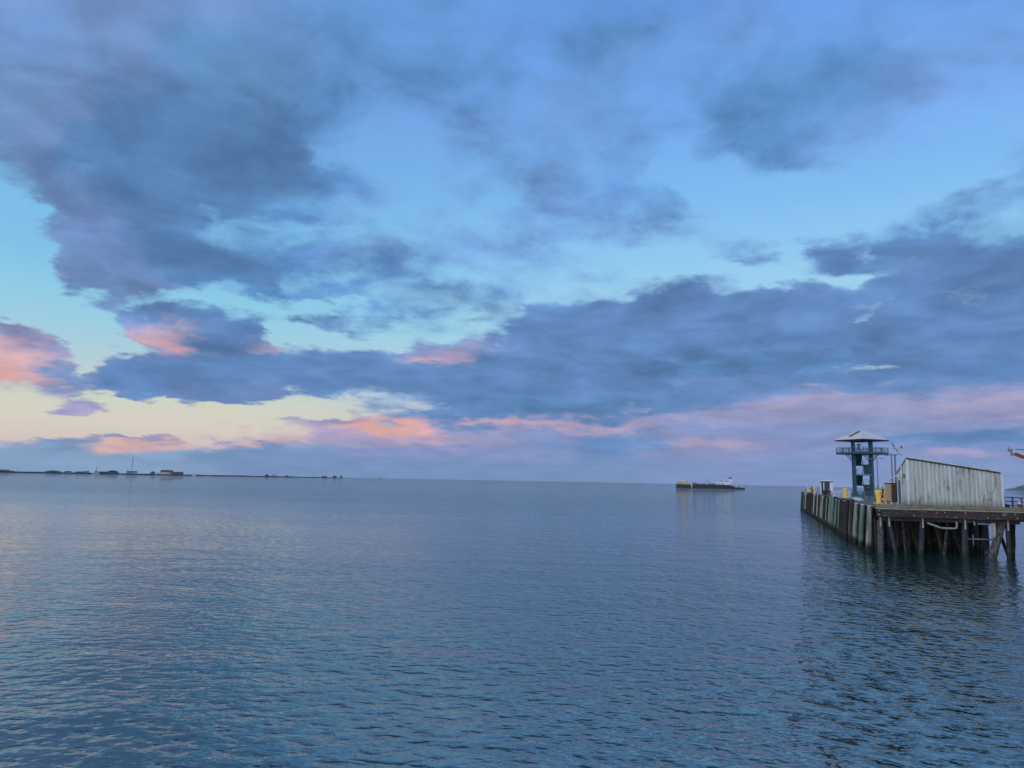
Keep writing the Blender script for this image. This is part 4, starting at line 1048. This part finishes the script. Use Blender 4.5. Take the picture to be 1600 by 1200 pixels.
m = MB(); sbox(m, 1138.2, 1143.4, z0, z0 + 1.7, -3, 3); m.build('wheelhouse_window', 'glass', tug)
m = MB(); sbox(m, 1138.0, 1143.6, z0 + 1.72, z0 + 2.3, -3.2, 3.2); m.build('wheelhouse_roof', 'white', tug)
m = MB(); m.bar(SP(1141.3, 0, z0 + 2.3), SP(1141.3, 0, z0 + 6.0), .35); m.bar(SP(1140.2, 0, z0 + 4.6), SP(1143, 0, z0 + 4.6), .2); m.build('mast', 'pipe', tug)
m = MB()
for x in (1148, 1150.5): m.bar(SP(x, -1, zs + 1.7), SP(x - 1.2, -1, zs + 4.0), .5)
m.build('winch_frame', 'grey', tug)

# ------------------------------------------------------------------ the spit and what stands on it
def SD_(px): return 2400 + (3200 - 2400) * px / 300 if px < 300 else 3200 + (px - 300) / 245 * 1300
def G(px, back=0.0):
    d = SD_(px); q = at(px, 745, d); q.z = 0; v = Vector((q.x, q.y, 0)).normalized(); return q + v * back
m = MB(); xs = list(range(-160, 546, 6)); n = len(xs)
for x in xs:
    tip = min(1, (548 - x) / 90.0)
    hgt = (4.0 + .9 * math.sin(x * .13) * math.sin(x * .041 + 1)) * (0.35 + .65 * tip)
    for back, z in ((0, -.5), (6, hgt * .6), (14, hgt), (70 * tip + 8, hgt * .9), (110 * tip + 14, -.5)):
        q = G(x, back); m.v.append((q.x, q.y, z))
for i in range(n - 1):
    for k in range(4): m.f.append((i * 5 + k, (i + 1) * 5 + k, (i + 1) * 5 + k + 1, i * 5 + k + 1)); m.sm.append(False)
M['rock'] = mk('spit_riprap', (0.018, 0.021, 0.024), (0.04, 0.042, 0.042), (.3, .3, .6), 0.9)
o = m.build('spit', 'rock'); o['kind'] = 'structure'
def LZ(px, y, back=30): return max(1.0, height(G(px, back), y))
def front_axes(px):
    q = G(px); v = Vector((q.x, q.y, 0)).normalized(); return Vector((v.y, -v.x, 0)), v
def block(name, label, cat, x0, x1, ytop, ywall, roof='flat', wall='white', rmat='dark_roof', back=30, dep=24, yb=None):
    p0, p1 = G(x0, back), G(x1, back); rx, vx = front_axes((x0 + x1) / 2)
    zb = 1.8; zt_, zw = LZ((x0 + x1) / 2, ytop, back), LZ((x0 + x1) / 2, ywall, back)
    t = thing(name, label, cat, ((p0.x + p1.x) / 2, (p0.y + p1.y) / 2, zb))
    q0, q1 = Vector((p0.x, p0.y, zb)), Vector((p1.x, p1.y, zb)); D = vx * dep
    MB().prism([q0, q1, q1 + D, q0 + D], (0, 0, zw - zb)).build('wall', wall, t)
    w0, w1 = Vector((q0.x, q0.y, zw)), Vector((q1.x, q1.y, zw)); e = (w1 - w0) * .03
    if roof == 'arch':
        pts = [w0 - e + (w1 - w0 + e * 2) * s_ + Vector((0, 0, .05 + (zt_ - zw) * math.sin(math.pi * s_) ** .7)) for s_ in np.linspace(0, 1, 13)]
        r_ = MB().prism(pts, D * 1.04).build('roof', rmat, t)
    elif roof == 'gable':
        a0, a1 = w0 - e - D * .06 + Vector((0, 0, .05)), w1 + e - D * .06 + Vector((0, 0, .05)); b0, b1 = a0 + D * 1.12, a1 + D * 1.12
        r0, r1 = (a0 + b0) / 2 + Vector((0, 0, zt_ - zw)), (a1 + b1) / 2 + Vector((0, 0, zt_ - zw))
        ins = (r1 - r0) * .06
        MB().add([a0, a1, b1, b0, r0 + ins, r1 - ins], [(0, 1, 5, 4), (1, 2, 5), (2, 3, 4, 5), (3, 0, 4), (3, 2, 1, 0)]).build('roof', rmat, t)
    else:
        MB().prism([w0 - e, w1 + e, w1 + e + D, w0 - e + D], (0, 0, max(.5, zt_ - zw))).build('roof', rmat, t)
    nw = max(2, int((x1 - x0) / 3)); m = MB()
    for k in range(nw):
        s_ = (k + .36) / nw; s1 = (k + .64) / nw; f0, f1 = q0 + (q1 - q0) * s_ - vx * .15, q0 + (q1 - q0) * s1 - vx * .15
        hh = (zw - zb)
        m.prism([f0 + Vector((0, 0, hh * .45)), f1 + Vector((0, 0, hh * .45)), f1 + Vector((0, 0, hh * .75)), f0 + Vector((0, 0, hh * .75))], vx * .1)
    m.build('window', 'glass', t)
    return t
block('warehouse', 'long low brown-walled warehouse at the left edge of the spit', 'warehouse', -14, 14, 733.3, 734.6, 'flat', 'brick', 'pipe')
block('hut', 'tiny white hut right of the brown warehouse on the spit', 'hut', 16.3, 19.8, 735.2, 736.2, 'flat', 'white', 'grey', dep=8)
block('hangar', 'large white hangar with dark arched roof on the spit', 'hangar', 69, 95, 735.2, 737.2, 'arch', 'white')
block('hangar', 'smaller white hangar with dark arched roof on the spit', 'hangar', 98.5, 113, 736.0, 737.6, 'arch', 'white')
block('storehouse', 'low red-brown storehouse left of the grey ship', 'storehouse', 117, 131, 736.6, 738.6, 'gable', 'brick', 'tile')
block('boathouse', 'white boathouse with red roof beside the grey ship', 'boathouse', 131, 139, 736.2, 738.0, 'gable', 'white', 'tile', back=20)
block('hangar', 'dark roofed hangar just right of the grey ship', 'hangar', 154, 168, 736.6, 738.8, 'gable', 'white')
block('hangar', 'long dark hangar with stepped roof right of the grey ship', 'hangar', 165, 185, 735.0, 738.4, 'arch', 'grey', 'dark_roof', back=60)
block('base_house', 'white building with dark roof at the foot of the lattice mast', 'building', 197, 214, 736.2, 737.9, 'gable', 'white', 'dark_roof')
block('station_house', 'white house with red-brown roof, left of the brick hall on the spit', 'house', 250, 270, 734.4, 737.8, 'gable', 'white', 'tile')
block('annex', 'low white annex in front of the red-roofed house on the spit', 'annex', 244, 262, 738.2, 739.0, 'flat', 'white', 'white', back=14, dep=10)
block('hall', 'brown brick hall with flat roof right of the red-roofed house', 'hall', 268, 286, 737.2, 738.0, 'flat', 'brick', 'tile', back=22)
block('hut', 'dark square hut far along the spit', 'hut', 414.5, 419.5, 741.4, 742.0, 'flat', 'black', 'fascia', dep=14)
block('shelter', 'white arched shelter far along the spit', 'shelter', 424.5, 433, 739.9, 742.3, 'arch', 'white', 'white', dep=14)
for x0, x1, y, lab in ((446, 450, 742.7, 'small dark shed between the arched shelter and the thin pole'), (503, 511, 743.7, 'low dark shed right of the thin pole on the spit'), (520, 526, 743.4, 'dark hut near the tip of the spit')):
    block('shed', lab, 'shed', x0, x1, y, y + .5, 'gable', 'grey', 'dark_roof', dep=14)
# lattice mast
p = G(204.5, 24); zt_ = height(p, 714.8)
ma = thing('lattice_mast', 'tall thin lattice radio mast on the spit', 'mast', (p.x, p.y, 1.8))
rx, vx = front_axes(204)
m = MB(); base_w, top_w = 2.0, 1.2
for i in (-1, 1):
    for j in (-1, 1): m.bar(p + rx * (i * base_w) + vx * (j * base_w) + Vector((0, 0, 1.8)), p + rx * (i * top_w + 2.2) + vx * (j * top_w) + Vector((0, 0, zt_)), .42)
m.build('leg', 'steel', ma)
m = MB(); N_ = 12
for k in range(N_):
    t0, t1 = k / N_, (k + 1) / N_
    f = lambda t, i, j: p + rx * (i * (base_w + (top_w - base_w) * t) + 2.2 * t) + vx * (j * (base_w + (top_w - base_w) * t)) + Vector((0, 0, 1.8 + (zt_ - 1.8) * t))
    for j in (-1, 1): m.bar(f(t0, -1, j), f(t1, 1, j), .26); m.bar(f(t0, 1, j), f(t1, -1, j), .26)
m.build('lattice', 'steel', ma)
m = MB()
for t in (.62, .76, .97): m.lathe(p + rx * (2.2 * t + 1.2) + Vector((0, 0, 1.8 + (zt_ - 1.8) * t)), [(1.6, -1.2), (1.9, 0), (1.6, 1.2)], 8)
m.build('antenna', 'grey', ma)
p = G(198.5, 24); m = MB(); m.bar(p + Vector((0, 0, 1.8)), Vector((p.x, p.y, height(p, 731.3))), .6); m.bar(Vector((p.x, p.y, height(p, 733.3))) - rx * 2, Vector((p.x, p.y, height(p, 733.3))) + rx * 2, .5)
tag(m.build('flagpole', 'steel', None, (p.x, p.y, 1.8)), 'short mast with cross yard left of the lattice mast', 'mast')
p = G(490.3, 24); m = MB(); m.bar(p + Vector((0, 0, 1.4)), Vector((p.x, p.y, height(p, 738))), .7); m.bar(Vector((p.x, p.y, height(p, 739))) - rx * 1.2, Vector((p.x, p.y, height(p, 739))) + rx * 1.2, .5)
tag(m.build('pole', 'steel', None, (p.x, p.y, 1.4)), 'lone thin pole near the middle of the far spit', 'pole')
# coastguard ship moored at the spit
def ship(x0, x1, yd, label):
    q0, q1 = G(x0, -25), G(x1, -25); L = q1 - q0; rx, vx = front_axes((x0 + x1) / 2)
    t = thing('patrol_ship', label, 'ship', ((q0.x + q1.x) / 2, (q0.y + q1.y) / 2, 0))
    f = lambda s_, w_, z: q0 + L * s_ + vx * w_ + Vector((0, 0, z))
    h = 4.2
    m = MB(); m.add([f(.06, -3, -1), f(.97, -4, -1), f(.97, 4, -1), f(.06, 3, -1), f(-.03, 0, h + 1), f(.2, -4.5, h), f(1, -4.5, h - .6), f(1, 4.5, h - .6), f(.2, 4.5, h)],
                    [(3, 2, 1, 0), (4, 5, 6, 7, 8), (0, 4, 8, 3), (0, 5, 4), (0, 1, 6, 5), (1, 2, 7, 6), (2, 3, 8, 7)]); m.build('hull', 'cutter', t)
    def bx_(m, s0, s1, z0, z1, w_=3): m.prism([f(s0, -w_, z0), f(s1, -w_, z0), f(s1, w_, z0), f(s0, w_, z0)], (0, 0, z1 - z0)); return m
    m = MB(); bx_(m, .28, .8, h, h + 4.5, 3.6); bx_(m, .32, .6, h + 4.5, h + 8.2, 3.0); m.build('superstructure', 'cutter', t)
    bx_(MB(), .31, .61, h + 5.6, h + 7.0, 3.05).build('bridge_window', 'glass', t)
    bx_(MB(), .66, .76, h + 4.5, h + 8, 1.4).build('funnel', 'grey', t)
    m = MB(); c = f(.5, 0, h + 8.2); m.bar(c, c + Vector((0, 0, 12)), 1.1); m.bar(c + Vector((0, 0, 8)) - rx * 2.4, c + Vector((0, 0, 8)) + rx * 2.4, .7); m.bar(c + Vector((0, 0, 11)), c + Vector((0, 0, 12)) + rx * 4, 1.6); m.build('mast', 'grey', t)
ship(143.5, 155.5, 737, 'pale grey patrol ship with dark mast moored at the spit')
def motorboat(px, w_px, label):
    q = G(px, -12); rx, vx = front_axes(px); L = w_px / FPX * q.length * .95
    t = thing('motorboat', label, 'boat', (q.x, q.y, 0))
    f = lambda s_, w_, z: q + rx * ((s_ - .5) * L) + vx * w_ + Vector((0, 0, z))
    m = MB(); m.add([f(.05, -1.5, -.4), f(.9, -1.5, -.4), f(.9, 1.5, -.4), f(.05, 1.5, -.4), f(0, -2, 1.6), f(.8, -2.2, 1.9), f(1.05, 0, 2.4), f(.8, 2.2, 1.9), f(0, 2, 1.6)],
                    [(3, 2, 1, 0), (4, 5, 6, 7, 8), (0, 1, 5, 4), (1, 6, 5), (1, 2, 6), (2, 7, 6), (2, 3, 8, 7), (3, 0, 4, 8)]); m.build('hull', 'white', t)
    m = MB(); m.prism([f(.3, -1.4, 1.7), f(.68, -1.4, 1.8), f(.62, -1.4, 4.2), f(.34, -1.4, 4.2)], vx * 2.8); m.build('cabin', 'white', t)
    m = MB(); m.bar(f(.55, 0, 4.2), f(.75, 0, 8.5), .5); m.build('mast', 'pipe', t)
motorboat(303, 7, 'white motorboat lying off the spit right of the brick hall')
# distant sail
q = at(593, 746, 4200); q.z = 0; rx, vx = front_axes(540)
sb = thing('sailboat', 'tiny lone sailboat on the horizon beyond the spit tip', 'sailboat', q)
m = MB(); m.add([q - rx * 7 + Vector((0, 0, 1.6)), q + rx * 8 + Vector((0, 0, 1.9)), q + vx * 1.8 + Vector((0, 0, 1.6)), q - vx * 1.8 + Vector((0, 0, 1.6)), q - rx * 6 + Vector((0, 0, -.3)), q + rx * 6 + Vector((0, 0, -.3))],
        [(0, 2, 1, 3), (0, 3, 5, 4), (3, 1, 5), (1, 2, 5), (2, 0, 4, 5)]); m.build('hull', 'grey', sb)
m = MB(); m.bar(q + Vector((0, 0, 1.6)), q + Vector((0, 0, 22)), .4); m.build('mast', 'steel', sb)
m = MB(); m.prism([q + Vector((0, 0, 3)) + rx * .4, q + Vector((0, 0, 21)) + rx * .4, q + Vector((0, 0, 3)) - rx * 6], vx * .15); m.build('sail', 'cutter', sb)
# trees on the spit: leaf clumps round short trunks
def bush(px, w_px, ytop, label, seed):
    rnd = random.Random(seed); q = G(px, 30); d = q.length; rw = w_px / FPX * d * .5; zt_ = height(q, ytop)
    t = thing('tree', label, 'tree', (q.x, q.y, 1.8))
    MB().tube([q + Vector((0, 0, 1.5)), q + Vector((0, 0, 1.8 + (zt_ - 1.8) * .6))], [.6, .3], 8).build('trunk', 'bark', t)
    m = MB(); zc = 1.8 + (zt_ - 1.8) * .55; rz_ = (zt_ - 1.8) * .5
    for _ in range(420):
        v = Vector((rnd.gauss(0, 1), rnd.gauss(0, 1), rnd.gauss(0, 1))).normalized() * rnd.random() ** .4
        c = Vector((q.x, q.y, zc)) + Vector((v.x * rw, v.y * rw, v.z * rz_)); a = Vector((rnd.gauss(0, 1), rnd.gauss(0, 1), rnd.gauss(0, 1))).normalized(); b = a.orthogonal().normalized(); s_ = rnd.uniform(.5, 1.1)
        m.add([c - a * s_ - b * s_ * .6, c + a * s_ - b * s_ * .6, c + a * s_ * .8 + b * s_ * .6, c - a * s_ * .8 + b * s_ * .6], [(0, 1, 2, 3)])
    m.build('crown', 'leaf', t)
bush(238.2, 7, 736.6, 'round dark tree between the lattice mast and the red-roofed house', 3)
bush(533, 3.5, 742.9, 'small dark tree near the tip of the spit', 5)

# ------------------------------------------------------------------ far headland on the right
m = MB(); HD = 11000.0
prof = [(1568, 0), (1574, 22), (1580, 26), (1583, 40), (1585, 34), (1590, 62), (1596, 78), (1604, 90), (1620, 130), (1645, 150), (1680, 210), (1730, 240), (1800, 260), (1900, 200)]
xs = np.linspace(1566, 1900, 90)
rnd = random.Random(11)
for x in xs:
    h = np.interp(x, [p_[0] for p_ in prof], [p_[1] for p_ in prof]) * (1 + rnd.uniform(-.05, .05))
    q = at(x, 766, HD); v = Vector((q.x, q.y, 0)).normalized()
    for back, f in ((0, -.05), (120, .25), (420, .62), (900, .93), (1300, 1.0), (2300, .5), (3200, -.05)):
        c = q + v * (back + rnd.uniform(-40, 40)); m.v.append((c.x, c.y, h * f * (1 + (rnd.uniform(-.08, .08) if 0 < f < 1 else 0)) - .5))
n = len(xs)
for i in range(n - 1):
    for k in range(6): m.f.append((i * 7 + k, (i + 1) * 7 + k, (i + 1) * 7 + k + 1, i * 7 + k + 1)); m.sm.append(True)
M['hill'] = mk('wooded_headland', (0.05, 0.07, 0.06), (0.09, 0.11, 0.09), (.01, .01, .02), 0.9)
o = m.build('hills', 'hill'); o['kind'] = 'structure'

# thin sea air between here and the far shore
hz_ = MB().prism([(-21000, -21000, -3), (21000, -21000, -3), (21000, 21000, -3), (-21000, 21000, -3)], (0, 0, 330))
hm = bpy.data.materials.new('sea_air'); hm.use_nodes = True; hm.node_tree.nodes.clear()
pv = hm.node_tree.nodes.new('ShaderNodeVolumePrincipled'); pv.inputs['Color'].default_value = (0.86, 0.92, 1.0, 1); pv.inputs['Density'].default_value = 1.4e-5
mo_ = hm.node_tree.nodes.new('ShaderNodeOutputMaterial'); hm.node_tree.links.new(pv.outputs[0], mo_.inputs['Volume'])
o = hz_.build('haze', hm); o['kind'] = 'stuff'

for o in SC.objects:
    if '_w' in o: del o['_w']
